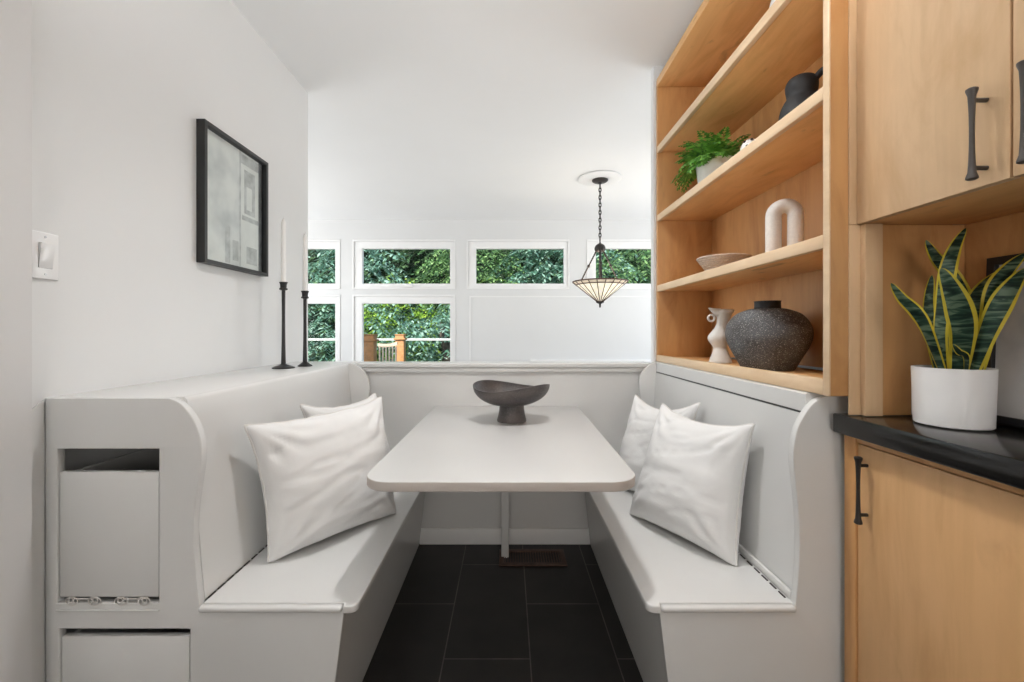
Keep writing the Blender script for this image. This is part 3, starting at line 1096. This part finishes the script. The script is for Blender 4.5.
# ------------------------------------------------------------------ cabinets on the right
def pull(x_face, y, z0, z1, parent, out=0.027, mat='pewter'):
    xc = x_face - out
    L = z1 - z0
    prof = []
    for k in range(13):
        s = k / 12
        prof.append((0.0040 + 0.0030 * abs(2 * s - 1) ** 2.2, s * L))
    prof = [(0.006, 0.0), (0.0088, 0.002), (0.0088, 0.005)] + [(r, z) for r, z in prof if 0.006 < z < L - 0.006] + [(0.0088, L - 0.005), (0.0088, L - 0.002), (0.006, L)]
    h = obj('handle', lathe(bmesh.new(), prof, xc, y, z0, n=20), mat, parent, label='dark flared bar handle')
    for z in (z0 + 0.022, z1 - 0.022):
        obj('handle_post', tube(bmesh.new(), [(xc + 0.004, y, z), (x_face + 0.0005, y, z)], 0.0042, 12), mat, h)
    return h


XF = 0.875
wc = thing('wall_cabinet', 'upper maple cabinet with two slab doors at the top right', 'cabinet', (1.0, 0.8, 1.437))
obj('carcass', bx(XF + 0.0215, 1.1595, 0.35, 1.095, 1.452, 2.62), 'woodz', wc)
obj('filler_strip', bx(0.857, 0.93, 1.0957, 1.0990, 1.4375, 2.62, bev=0.001), 'wooddoor', wc)
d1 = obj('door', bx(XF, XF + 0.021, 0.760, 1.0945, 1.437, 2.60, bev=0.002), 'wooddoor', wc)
pull(XF, 0.797, 1.446, 1.614, d1)
d2 = obj('door', bx(XF, XF + 0.021, 0.415, 0.756, 1.437, 2.60, bev=0.002), 'wooddoor', wc)
pull(XF, 0.7165, 1.446, 1.614, d2)
obj('bottom_board', bx(XF + 0.0215, 1.1595, 0.35, 1.095, 1.437, 1.4515, bev=0.001), 'woody', wc)

nb = thing('niche_surround', 'open maple niche lining between the upper cabinet and the black counter', 'niche', (1.0, 0.8, 0.958))
obj('side_panel', bx(0.93, 1.148, 1.0957, 1.0990, 0.9585, 1.4365), 'woodz', nb)
obj('back_panel', bx(1.150, 1.1595, 0.35, 1.0990, 0.9585, 1.4365), 'woodz', nb)
obj('post', bx(0.885, 0.9295, 1.080, 1.0955, 0.9585, 1.4365, bev=0.002), 'wooddoor', nb)
obj('stile', bx(0.857, 0.9297, 1.0957, 1.0990, 0.9585, 1.4365, bev=0.001), 'wooddoor', nb)

kb = thing('base_cabinet', 'lower maple cabinet with a slab door under the black counter', 'cabinet', (1.0, 0.8, 0))
obj('carcass', bx(XF + 0.0215, 1.1595, 0.35, 1.104, 0.10, 0.9085), 'woodz', kb)
obj('stile', bx(XF - 0.004, XF + 0.021, 1.0935, 1.1295, 0.10, 0.9085, bev=0.001), 'woodz', kb)
obj('top_rail', bx(XF - 0.001, XF + 0.021, 0.35, 1.093, 0.891, 0.9085, bev=0.001), 'woodz', kb)
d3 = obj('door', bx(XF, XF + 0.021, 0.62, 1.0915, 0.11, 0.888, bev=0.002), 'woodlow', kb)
pull(XF, 1.062, 0.700, 0.864, d3, out=0.022, mat='bronze')
obj('kick_board', bx(XF + 0.06, XF + 0.08, 0.35, 1.10, 0.0, 0.0995), 'black', kb)
ct = bmesh.new()
box(ct, 0.842, 1.1595, 0.35, 1.132, 0.909, 0.9575, bev=0.004)
tag(obj('countertop', ct, 'counter'), 'black polished stone counter slab under the snake plant', 'countertop')

# outlet behind the pot
ou = thing('wall_outlet', 'white outlet plate behind the snake plant pot', 'outlet', (1.05, 1.098, 1.01))
obj('cover_plate', bx(1.012, 1.084, 1.0905, 1.0955, 0.960, 1.062, bev=0.002), 'plastic', ou)
obj('socket', bx(1.032, 1.064, 1.0885, 1.0905, 0.975, 1.047, bev=0.0005), 'plastic', ou)

# leaning frame on the counter
lf = thing('leaning_picture', 'black-framed picture leaning in the niche behind the snake plant', 'picture', (1.13, 0.85, 0.958))
bm = plate([rect(0.66, 1.028, 0.0, 0.382), rect(0.678, 1.010, 0.018, 0.364)], -0.009, 0.009, 'YZ', bev=0.001)
tilt = Matrix.Translation((1.1225, 0, 0.9590)) @ Matrix.Rotation(R(2.2), 4, 'Y')
bmesh.ops.transform(bm, matrix=tilt, verts=bm.verts[:])
obj('frame', bm, 'black', lf)
bm = bx(0.001, 0.005, 0.677, 1.011, 0.017, 0.365)
bmesh.ops.transform(bm, matrix=tilt, verts=bm.verts[:])
obj('print', bm, 'print', lf)


# ------------------------------------------------------------------ snake plant
def snake_plant():
    x, y, z0 = 1.004, 0.985, 0.958
    t = thing('snake_plant', 'snake plant with yellow-edged leaves in a white oval pot on the black counter', 'plant', (x, y, z0))
    obj('pot', lathe(bmesh.new(), [(0.062, 0), (0.066, 0.003), (0.0695, 0.126), (0.0695, 0.130), (0.064, 0.130), (0.063, 0.112), (0.0, 0.112)], x, y, z0, n=56), 'white_ceramic', t)
    obj('soil', lathe(bmesh.new(), [(0.0625, 0.1125), (0.04, 0.119), (0.0, 0.120)], x, y, z0, n=28), 'soil', t)
    # each leaf: list of (px, py, depth), max width (m), facing angle
    LV = [
        ([(938, 366, .955), (939, 334, .95), (942, 305, .95), (947, 270, .95), (955, 247, .955), (966, 228, .96)], .036, 0.15),
        ([(962, 368, .93), (963, 334, .92), (958, 309, .915), (950, 288, .915), (941, 268, .92)], .052, -0.1),
        ([(934, 366, .94), (927, 332, .935), (916, 312, .93), (902, 298, .93), (891, 283, .93)], .027, 0.35),
        ([(940, 366, 1.01), (930, 330, 1.02), (928, 303, 1.025), (932, 275, 1.025)], .030, 0.0),
        ([(966, 366, 1.0), (966, 320, 1.0), (961, 294, 1.0), (949, 273, 1.0), (936, 257, 1.0), (926, 240, 1.0)], .036, 0.2),
        ([(968, 366, .975), (973, 330, .97), (975, 303, .965), (986, 284, .965), (1003, 269, .965)], .036, -0.2),
        ([(978, 366, .95), (988, 325, .93), (995, 291, .92), (1008, 270, .915), (1025, 253, .915)], .038, -0.3),
        ([(977, 368, .92), (987, 331, .905), (1001, 303, .895), (1014, 284, .89), (1026, 268, .89)], .042, 0.3),
        ([(976, 366, .98), (983, 340, .985), (986, 316, .985), (984, 289, .985)], .040, 0.1),
        ([(952, 368, .96), (954, 345, .955), (952, 320, .955), (950, 300, .955)], .032, 0.3),
        ([(974, 368, .915), (966, 358, .912), (959, 352, .91), (953, 344, .91)], .014, 0.2),
    ]
    for pts, w, face in LV:
        P3 = [P(*q) for q in pts]
        P3[0].z = z0 + 0.108
        dx, dy = P3[0].x - x, P3[0].y - y
        rr = math.hypot(dx, dy)
        if rr > 0.045:
            P3[0].x, P3[0].y = x + dx * 0.045 / rr, y + dy * 0.045 / rr
        C = [Vector(q) for q in smooth_prof([tuple(q) for q in P3], 7)]
        for q in C:
            q.x = min(q.x, 1.112)
        k = len(C)
        bm = bmesh.new()
        rows = []
        for i, q in enumerate(C):
            s = i / (k - 1)
            ww = w * 0.5 * (0.55 + 0.45 * math.sin(min(1, s * 1.7) * PI / 2)) * (1 - s ** 3.2) ** 0.75 + 0.0004
            d = (C[min(i + 1, k - 1)] - C[max(i - 1, 0)]).normalized()
            view = Vector((0.72, 0.69, 0))
            side = d.cross(view).normalized()
            f = face + 0.5 * math.sin(s * 3 + face * 7)
            nrm = side.cross(d).normalized()
            side = (side * math.cos(f) + nrm * math.sin(f)).normalized()
            nrm = side.cross(d).normalized()
            row = []
            for u in (-1, -0.73, -0.35, 0, 0.35, 0.73, 1):
                row.append(bm.verts.new(q + side * u * ww + nrm * (u * u * ww * 0.28)))
            rows.append(row)
        for a, b in zip(rows, rows[1:]):
            for j in range(6):
                fc = bm.faces.new((a[j], a[j + 1], b[j + 1], b[j]))
                fc.material_index = 1 if j in (0, 5) else 0
        bmesh.ops.solidify(bm, geom=bm.faces[:], thickness=0.0016)
        obj('leaf', bm, ['snake', 'snake_margin'], t, angle=60)


snake_plant()

# ------------------------------------------------------------------ left wall: picture, switch
pf = thing('framed_picture', 'black-framed pale grey photograph hung on the left wall', 'picture', (-1.224, 1.94, 1.44))
py0, py1, pz0, pz1 = 1.712, 2.166, 1.440, 2.004
obj('frame', plate([rect(py0, py1, pz0, pz1), rect(py0 + 0.016, py1 - 0.016, pz0 + 0.016, pz1 - 0.016)], -1.2245, -1.190, 'YZ', bev=0.001), 'black', pf)
pr = obj('print', bx(-1.220, -1.214, py0 + 0.0155, py1 - 0.0155, pz0 + 0.0155, pz1 - 0.0155), 'print', pf)
art = bmesh.new()


def ar(a0, a1, b0, b1, mi, lift):
    y0 = py0 + 0.016 + a0 * (py1 - py0 - 0.032)
    y1 = py0 + 0.016 + a1 * (py1 - py0 - 0.032)
    z0 = pz0 + 0.016 + b0 * (pz1 - pz0 - 0.032)
    z1 = pz0 + 0.016 + b1 * (pz1 - pz0 - 0.032)
    box(art, -1.2139, -1.2139 + 0.0002 * lift, y0, y1, z0, z1, mi=mi)


ar(0.60, 0.93, 0.0, 0.98, 1, 1)      # plain block of a pale building
ar(0.60, 0.93, 0.90, 0.98, 2, 2)
ar(0.66, 0.86, 0.48, 0.86, 0, 2)     # its window
ar(0.70, 0.80, 0.52, 0.72, 1, 3)
ar(0.62, 0.93, 0.42, 0.46, 0, 3)
ar(0.93, 1.0, 0.0, 1.0, 3, 2)        # dark side strip
ar(0.34, 0.42, 0.02, 0.33, 0, 1)     # two dark standing slabs
ar(0.46, 0.56, 0.05, 0.22, 0, 1)
ar(0.70, 0.90, 0.05, 0.20, 0, 2)
ar(0.575, 0.60, 0.0, 1.0, 2, 1)
obj('artwork', art, ['printmid', 'printlight', 'printmid', 'printdark'], pr)
obj('glazing', bx(-1.205, -1.2035, py0 + 0.0155, py1 - 0.0155, pz0 + 0.0155, pz1 - 0.0155), 'glass', pf)

sw = thing('light_switch', 'white rocker light switch on the left wall', 'switch', (-1.224, 1.149, 1.37))
obj('cover_plate', bx(-1.2245, -1.2185, 1.113, 1.184, 1.306, 1.430, bev=0.003, seg=3), 'plastic', sw)
rk = bx(-1.2188, -1.2135, 1.131, 1.166, 1.335, 1.401, bev=0.0012)
for v in rk.verts:
    if v.co.x > -1.2165:
        v.co.x += 0.004 * (1.368 - v.co.z) / 0.033 * -1
obj('rocker', rk, 'plastic', sw)
for z in (1.319, 1.417):
    obj('screw', tube(bmesh.new(), [(-1.2188, 1.1485, z), (-1.2178, 1.1485, z)], 0.0032, 12), 'steel', sw)


# ------------------------------------------------------------------ candle holders
def candle_holder(x, y, h, ch, label, clabel, wide):
    z0 = 0.9935
    t = thing('candle_holder', label, 'candle holder', (x, y, z0), 'black candle holders on the ledge')
    obj('base', lathe(bmesh.new(), [(wide, 0), (wide, 0.004), (wide * 0.75, 0.010), (0.016, 0.017), (0.010, 0.022)], x, y, z0, n=40), 'black', t)
    obj('stem', lathe(bmesh.new(), [(0.0105, 0.0222), (0.0085, 0.12), (0.0075, h * 0.6), (0.0085, h - 0.045), (0.0085, h - 0.040)], x, y, z0, n=20), 'black', t)
    obj('cup', lathe(bmesh.new(), [(0.0085, h - 0.0398), (0.018, h - 0.036), (0.0185, h - 0.031), (0.0135, h - 0.027), (0.0145, h - 0.012), (0.019, h), (0.0125, h), (0.0125, h - 0.018), (0.0, h - 0.018)], x, y, z0, n=28), 'black', t)
    c = thing('taper_candle', clabel, 'candle', (x, y, z0 + h - 0.0175), 'white taper candles')
    obj('wax', lathe(bmesh.new(), [(0.0118, h - 0.0175), (0.0118, h), (0.0105, h + ch - 0.02), (0.006, h + ch - 0.003), (0.0, h + ch)], x, y, z0, n=20), 'wax', c)
    obj('wick', tube(bmesh.new(), [(x, y, z0 + h + ch - 0.002), (x + 0.002, y, z0 + h + ch + 0.009)], 0.0012, 6), 'linenedge', c)


candle_holder(-1.068, 2.074, 0.409, 0.30, 'taller black candle holder with a wide base on the ledge, nearer the picture', 'white taper candle in the taller holder nearer the picture', 0.050)
candle_holder(-1.022, 2.195, 0.378, 0.29, 'shorter black candle holder on the ledge in front of the window', 'white taper candle in the shorter holder nearer the window', 0.034)


# ------------------------------------------------------------------ pendant
def pendant():
    x, y = pc.x, pc.y
    t = thing('pendant_lamp', 'bronze hanging lamp with a cone-shaped stained glass bowl', 'lamp', (x, y, 1.39))
    obj('canopy', lathe(bmesh.new(), [(0.0, -0.060), (0.014, -0.058), (0.018, -0.045), (0.060, -0.040), (0.074, -0.030), (0.076, -0.0195)], x, y, CEIL, n=40), 'bronze', t)
    bm = bmesh.new()
    z = CEIL - 0.062
    i = 0
    while z > 2.03:
        pts = []
        for k in range(12):
            a = 2 * PI * k / 12
            u, v = 0.010 * math.cos(a), 0.024 * math.sin(a)
            pts.append((x + (u if i % 2 else 0), y + (0 if i % 2 else u), z - 0.016 + v))
        tube(bm, pts, 0.0055, 6, closed=True)
        z -= 0.036
        i += 1
    obj('chain', bm, 'bronze', t)
    obj('hub', lathe(bmesh.new(), smooth_prof([(0.004, 2.035), (0.010, 2.008), (0.038, 1.990), (0.052, 1.962), (0.047, 1.934), (0.020, 1.920), (0.0, 1.918)][::-1], 3), x, y, 0, n=28), 'bronze', t)
    zr = 1.642
    for k in range(3):
        a = R(-98 + 120 * k)
        rod = obj('rod', tube(bmesh.new(), [(x + 0.034 * math.cos(a), y + 0.034 * math.sin(a), 1.945), (x + 0.215 * math.cos(a), y + 0.215 * math.sin(a), zr)], 0.0075, 8), 'bronze', t)
        bm = bmesh.new()
        bmesh.ops.create_icosphere(bm, subdivisions=2, radius=0.015, matrix=Matrix.Translation((x + 0.12 * math.cos(a), y + 0.12 * math.sin(a), 1.945 - (0.12 - 0.034) / 0.181 * (1.945 - zr))))
        obj('bead', bm, 'bronze', rod)
    obj('stem', tube(bmesh.new(), [(x, y, 1.930), (x, y, 1.475)], 0.0115, 10), 'bronze', t)
    n = 20
    sh = obj('shade', lathe(bmesh.new(), [(0.030, 1.452), (0.226, 1.610), (0.222, 1.613), (0.026, 1.458)], x, y, 0, n=n), 'shade', t, angle=5)
    bm = lathe(bmesh.new(), [(0.226, 1.6115), (0.258, 1.638), (0.253, 1.642), (0.221, 1.616)], x, y, 0, n=n, caps=(False, False))
    obj('rim_band', bm, 'amber', sh, angle=5)
    cm = bmesh.new()
    for j in range(n):
        a = 2 * PI * j / n
        a2 = 2 * PI * (j + 1) / n
        tube(cm, [(x + 0.030 * math.cos(a), y + 0.030 * math.sin(a), 1.451), (x + 0.259 * math.cos(a), y + 0.259 * math.sin(a), 1.638)], 0.0042, 6)
        for r, z, rad in ((0.227, 1.610, 0.0050), (0.259, 1.639, 0.0065)):
            tube(cm, [(x + r * math.cos(a), y + r * math.sin(a), z), (x + r * math.cos(a2), y + r * math.sin(a2), z)], rad, 6)
    obj('leading', cm, 'copper', sh)
    obj('finial', lathe(bmesh.new(), [(0.0, 1.392), (0.008, 1.396), (0.010, 1.420), (0.008, 1.428), (0.036, 1.440), (0.040, 1.450), (0.0, 1.452)], x, y, 0, n=24), 'bronze', t)
    for k in range(2):
        a = R(40 + 180 * k)
        bm = bmesh.new()
        bmesh.ops.create_uvsphere(bm, u_segments=16, v_segments=10, radius=0.026, matrix=Matrix.Translation((x + 0.07 * math.cos(a), y + 0.07 * math.sin(a), 1.585)))
        obj('bulb', bm, 'bulb', t)


pendant()

# ------------------------------------------------------------------ outside
struct('floor_garden', bx(-14, 14, YB + 0.15, 22, -0.10, -0.03), 'ground', 'garden ground and deck level outside the windows')


def deck_post(x, y, w, top, label):
    t = thing('deck_post', label, 'post', (x, y, -0.03), 'capped deck posts')
    h = w / 2
    obj('shaft', bx(x - h, x + h, y - h, y + h, -0.0295, top - 0.0, bev=0.006), 'deckwood', t)
    c = bmesh.new()
    box(c, x - h * 1.32, x + h * 1.32, y - h * 1.32, y + h * 1.32, top - 0.09 - 0.0, top - 0.055, bev=0.008)
    box(c, x - h * 1.12, x + h * 1.12, y - h * 1.12, y + h * 1.12, top + 0.0005, top + 0.02, bev=0.006)
    obj('cap', c, 'deckwood', t)


q = P(370, 336, 6.7)
deck_post(q.x, q.y, 0.165, 1.10, 'orange cedar deck post nearer the house, at the left of the lower window')
q = P(400.5, 336, 8.4)
deck_post(q.x, q.y, 0.165, 1.09, 'orange cedar deck post farther out, just right of the nearer one')

rl = thing('deck_railing', 'pale grey level railing beyond the deck posts', 'railing', (-1.5, 9.0, -0.03))
obj('top_rail', bx(-5.2, -0.2, 8.98, 9.06, 0.97, 1.015, bev=0.006), 'rail', rl)
obj('bottom_rail', bx(-5.2, -0.2, 8.99, 9.05, 0.08, 0.12, bev=0.006), 'rail', rl)
for xx in (-5.15, -3.30, -0.22):
    obj('upright', bx(xx - 0.03, xx + 0.03, 8.99, 9.05, -0.0295, 0.969), 'rail', rl)


def deck_chair():
    y = 7.5
    a, b = P(378, 346, y), P(396, 344.5, y)
    t = thing('slatted_chair', 'pale wooden slatted chair back between the deck posts', 'chair', ((a.x + b.x) / 2, y, -0.03))
    x0, x1 = a.x, b.x + 0.02
    w = x1 - x0
    bm = bmesh.new()
    pts = [(x0 + w * k / 8, y, 0.895 + 0.03 * (k / 8) - 0.02 * math.sin(PI * k / 8)) for k in range(9)]
    for p0, p1 in zip(pts, pts[1:]):
        vs = [bm.verts.new(v) for v in ((p0[0], y, p0[2]), (p1[0], y, p1[2]), (p1[0], y, p1[2] + 0.06), (p0[0], y, p0[2] + 0.06))]
        bm.faces.new(vs)
    bmesh.ops.remove_doubles(bm, verts=bm.verts[:], dist=1e-4)
    bmesh.ops.solidify(bm, geom=bm.faces[:], thickness=0.03)
    obj('top_rail', bm, 'palewood', t)
    for i in range(6):
        x = x0 + 0.012 + i * (w - 0.05) / 5
        obj('slat', bx(x, x + 0.026, y + 0.002, y + 0.022, 0.42, 0.905, bev=0.002), 'palewood', t)
    obj('seat', bx(x0, x1, y - 0.42, y, 0.385, 0.419, bev=0.004), 'palewood', t)
    for xx in (x0 + 0.02, x1 - 0.02):
        for yy in (y - 0.40, y - 0.02):
            obj('leg', bx(xx - 0.02, xx + 0.02, yy - 0.02, yy + 0.02, -0.0295, 0.3845, bev=0.003), 'palewood', t)


deck_chair()


def leaf_tree(name, label, x, y, rx, ry, zc, rz, nspray, mat, seed, trunk=True, leaf=0.15):
    rnd = random.Random(seed)
    t = thing(name, label, 'tree', (x, y, -0.03), 'garden trees beyond the deck')
    bm = bmesh.new()
    for s in range(nspray):
        # spray origin inside the crown, biased to the outer shell
        while True:
            p = Vector((rnd.uniform(-1, 1), rnd.uniform(-1, 1), rnd.uniform(-1, 1)))
            if 0.25 < p.length < 1:
                break
        out = p.normalized()
        q = Vector((x + p.x * rx, y + p.y * ry, zc + p.z * rz))
        d = Vector((out.x + rnd.uniform(-.6, .6), out.y * 0.8 + rnd.uniform(-.6, .6) - 0.25, rnd.uniform(-0.5, 0.25))).normalized()
        nl = rnd.randint(9, 15)
        L = rnd.uniform(0.45, 0.9)
        for k in range(nl):
            c = q + d * (L * k / nl)
            d = (d + Vector((0, 0, -0.035))).normalized()
            side = d.cross(Vector((0, 0, 1))).normalized()
            sg = 1 if k % 2 else -1
            ld = (d * 0.6 + side * sg * 0.8 + Vector((0, 0, rnd.uniform(-0.55, 0.1)))).normalized()
            ll = leaf * rnd.uniform(0.7, 1.2)
            wv = ld.cross(Vector((rnd.uniform(-.35, .35), rnd.uniform(-.35, .35), 1))).normalized() * ll * 0.21
            a = bm.verts.new(c)
            b = bm.verts.new(c + ld * ll * 0.5 + wv)
            e = bm.verts.new(c + ld * ll - Vector((0, 0, 0.015)))
            f = bm.verts.new(c + ld * ll * 0.5 - wv)
            bm.faces.new((a, b, e, f))
    obj('foliage', bm, mat, t, recalc=False, angle=180)
    if trunk:
        pts = [(x + 0.02 * i * math.sin(seed + i), y, -0.03 + i * (zc + rz * 0.4) / 6) for i in range(7)]
        obj('trunk', tube(bmesh.new(), pts, [0.17 - 0.015 * i for i in range(7)], 12), 'bark', t)
    return t


M['leaf_blue'] = foliage_mat('leaf_bluegreen', [(0, (0.05, 0.13, 0.08)), (0.5, (0.17, 0.33, 0.23)), (1, (0.42, 0.58, 0.46))])
M['leaf_yel'] = foliage_mat('leaf_yellowgreen', [(0, (0.10, 0.20, 0.02)), (0.5, (0.28, 0.48, 0.05)), (1, (0.55, 0.72, 0.12))])
M['leaf_mid'] = foliage_mat('leaf_midgreen', [(0, (0.04, 0.10, 0.04)), (0.5, (0.14, 0.28, 0.09)), (1, (0.36, 0.52, 0.20))])
M['leaf_dark'] = foliage_mat('leaf_darkgreen', [(0, (0.025, 0.06, 0.03)), (0.5, (0.08, 0.16, 0.07)), (1, (0.20, 0.32, 0.15))])
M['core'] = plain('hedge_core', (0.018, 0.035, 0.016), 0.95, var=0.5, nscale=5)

leaf_tree('leafy_tree', 'blue-green leafy tree filling the windows at far left', -4.0, 10.6, 1.5, 0.7, 1.7, 2.4, 430, 'leaf_blue', 11)
leaf_tree('leafy_tree', 'blue-green drooping tree seen behind the deck posts', -1.5, 10.6, 1.15, 0.6, 1.0, 1.0, 270, 'leaf_blue', 12)
leaf_tree('leafy_shrub', 'yellow-green shrub low behind the nearer deck post', -3.4, 13.6, 1.1, 0.7, 1.4, 1.6, 300, 'leaf_yel', 13, trunk=False)
leaf_tree('leafy_tree', 'mid-green tree in the wide upper window left of the middle', -1.2, 13.6, 1.3, 0.8, 2.9, 1.7, 380, 'leaf_mid', 14)
leaf_tree('leafy_tree', 'blue-green tree in the middle upper window', 1.78, 13.4, 1.9, 0.8, 2.7, 2.0, 400, 'leaf_blue', 15, leaf=0.2)
leaf_tree('leafy_tree', 'mid-green tree behind the hanging lamp', 4.0, 10.8, 2.1, 0.7, 2.6, 1.5, 430, 'leaf_mid', 16)
leaf_tree('leafy_shrub', 'yellow-green shrub low in the left half of the middle window', 0.0, 10.9, 0.5, 0.5, 1.9, 0.55, 80, 'leaf_yel', 17, trunk=True)
hd = leaf_tree('hedge', 'tall dark hedge closing the garden behind the trees', 0, 17.5, 9.5, 0.7, 2.6, 3.9, 2300, 'leaf_dark', 18, trunk=False, leaf=0.26)
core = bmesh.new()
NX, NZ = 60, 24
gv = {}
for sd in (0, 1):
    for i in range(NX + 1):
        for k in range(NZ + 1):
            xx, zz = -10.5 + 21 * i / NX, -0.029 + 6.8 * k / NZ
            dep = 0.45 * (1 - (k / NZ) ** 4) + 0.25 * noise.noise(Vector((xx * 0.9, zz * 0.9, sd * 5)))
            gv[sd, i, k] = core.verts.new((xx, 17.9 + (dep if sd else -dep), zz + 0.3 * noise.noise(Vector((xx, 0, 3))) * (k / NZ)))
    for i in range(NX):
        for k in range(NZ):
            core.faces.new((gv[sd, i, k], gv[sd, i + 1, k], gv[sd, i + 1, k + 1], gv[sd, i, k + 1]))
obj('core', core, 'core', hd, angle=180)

# ------------------------------------------------------------------ light
w = bpy.data.worlds.new('sky')
scn.world = w
w.use_nodes = True
nt = w.node_tree
bg = nt.nodes['Background']
sky = nt.nodes.new('ShaderNodeTexSky')
sky.sky_type = 'NISHITA'
sky.sun_disc = False
sky.sun_elevation = R(55)
sky.sun_rotation = R(200)
nt.links.new(sky.outputs['Color'], bg.inputs['Color'])
bg.inputs['Strength'].default_value = 0.30


def light(kind, name, loc, energy, color=(1, 1, 1), size=0.2, size_y=None, rot=(0, 0, 0), shape='DISK', spread=180):
    d = bpy.data.lights.new(name, kind)
    d.energy = energy
    d.color = color
    if kind == 'AREA':
        d.shape = shape
        d.size = size
        if size_y:
            d.size_y = size_y
        d.spread = R(spread)
    elif kind == 'POINT':
        d.shadow_soft_size = size
    elif kind == 'SUN':
        d.angle = R(size)
    o = bpy.data.objects.new(name, d)
    COL.objects.link(o)
    o.location = loc
    o.rotation_euler = rot
    return o


light('SUN', 'sun', (0, 0, 10), 6.5, (1, 0.96, 0.88), size=1.0, rot=(R(42), R(-16), 0))
WARM = (1.0, 0.985, 0.965)
light('AREA', 'nook_downlight', (0.08, 1.45, CEIL - 0.01), 8.2, WARM, size=0.15, spread=126)
light('AREA', 'kitchen_downlight', (-0.2, -0.7, CEIL - 0.01), 3, WARM, size=0.18)
light('AREA', 'kitchen_window', (0.0, -2.5, 1.15), 21, (1.0, 0.93, 0.86), size=1.1, size_y=1.3, rot=(R(90), 0, 0), shape='RECTANGLE')
light('AREA', 'ceiling_fill', (0.0, -0.1, 1.75), 19, (0.98, 0.99, 1.0), size=0.3, rot=(R(148), 0, 0), spread=125)  # added up-light that brightens the ceiling, no such lamp in the room
light('AREA', 'daylight_left', (-3.95, 4.1, 1.5), 55, (0.985, 0.993, 1.0), size=1.6, size_y=2.2, rot=(0, R(-122), 0), shape='RECTANGLE')
light('AREA', 'daylight_right', (3.15, 4.1, 1.5), 48, (0.985, 0.993, 1.0), size=1.6, size_y=2.2, rot=(0, R(122), 0), shape='RECTANGLE')
light('POINT', 'pendant_glow', (pc.x, pc.y, 1.70), 4, (1, 0.90, 0.76), size=0.05)

# ------------------------------------------------------------------ camera
cd = bpy.data.cameras.new('camera')
cd.sensor_width = 36
cd.lens = 36 * F / 1024
cd.shift_x = 4 / 1024
cd.shift_y = -10 / 1024
cd.clip_start = 0.02
cam = bpy.data.objects.new('camera', cd)
COL.objects.link(cam)
cam.location = (0, 0, CAMH)
cam.rotation_euler = (R(90), 0, 0)
scn.camera = cam

vs = scn.view_settings
vs.view_transform = 'Standard'
vs.look = 'None'
vs.gamma = 1
vs.exposure = 0.20
vs.use_curve_mapping = False
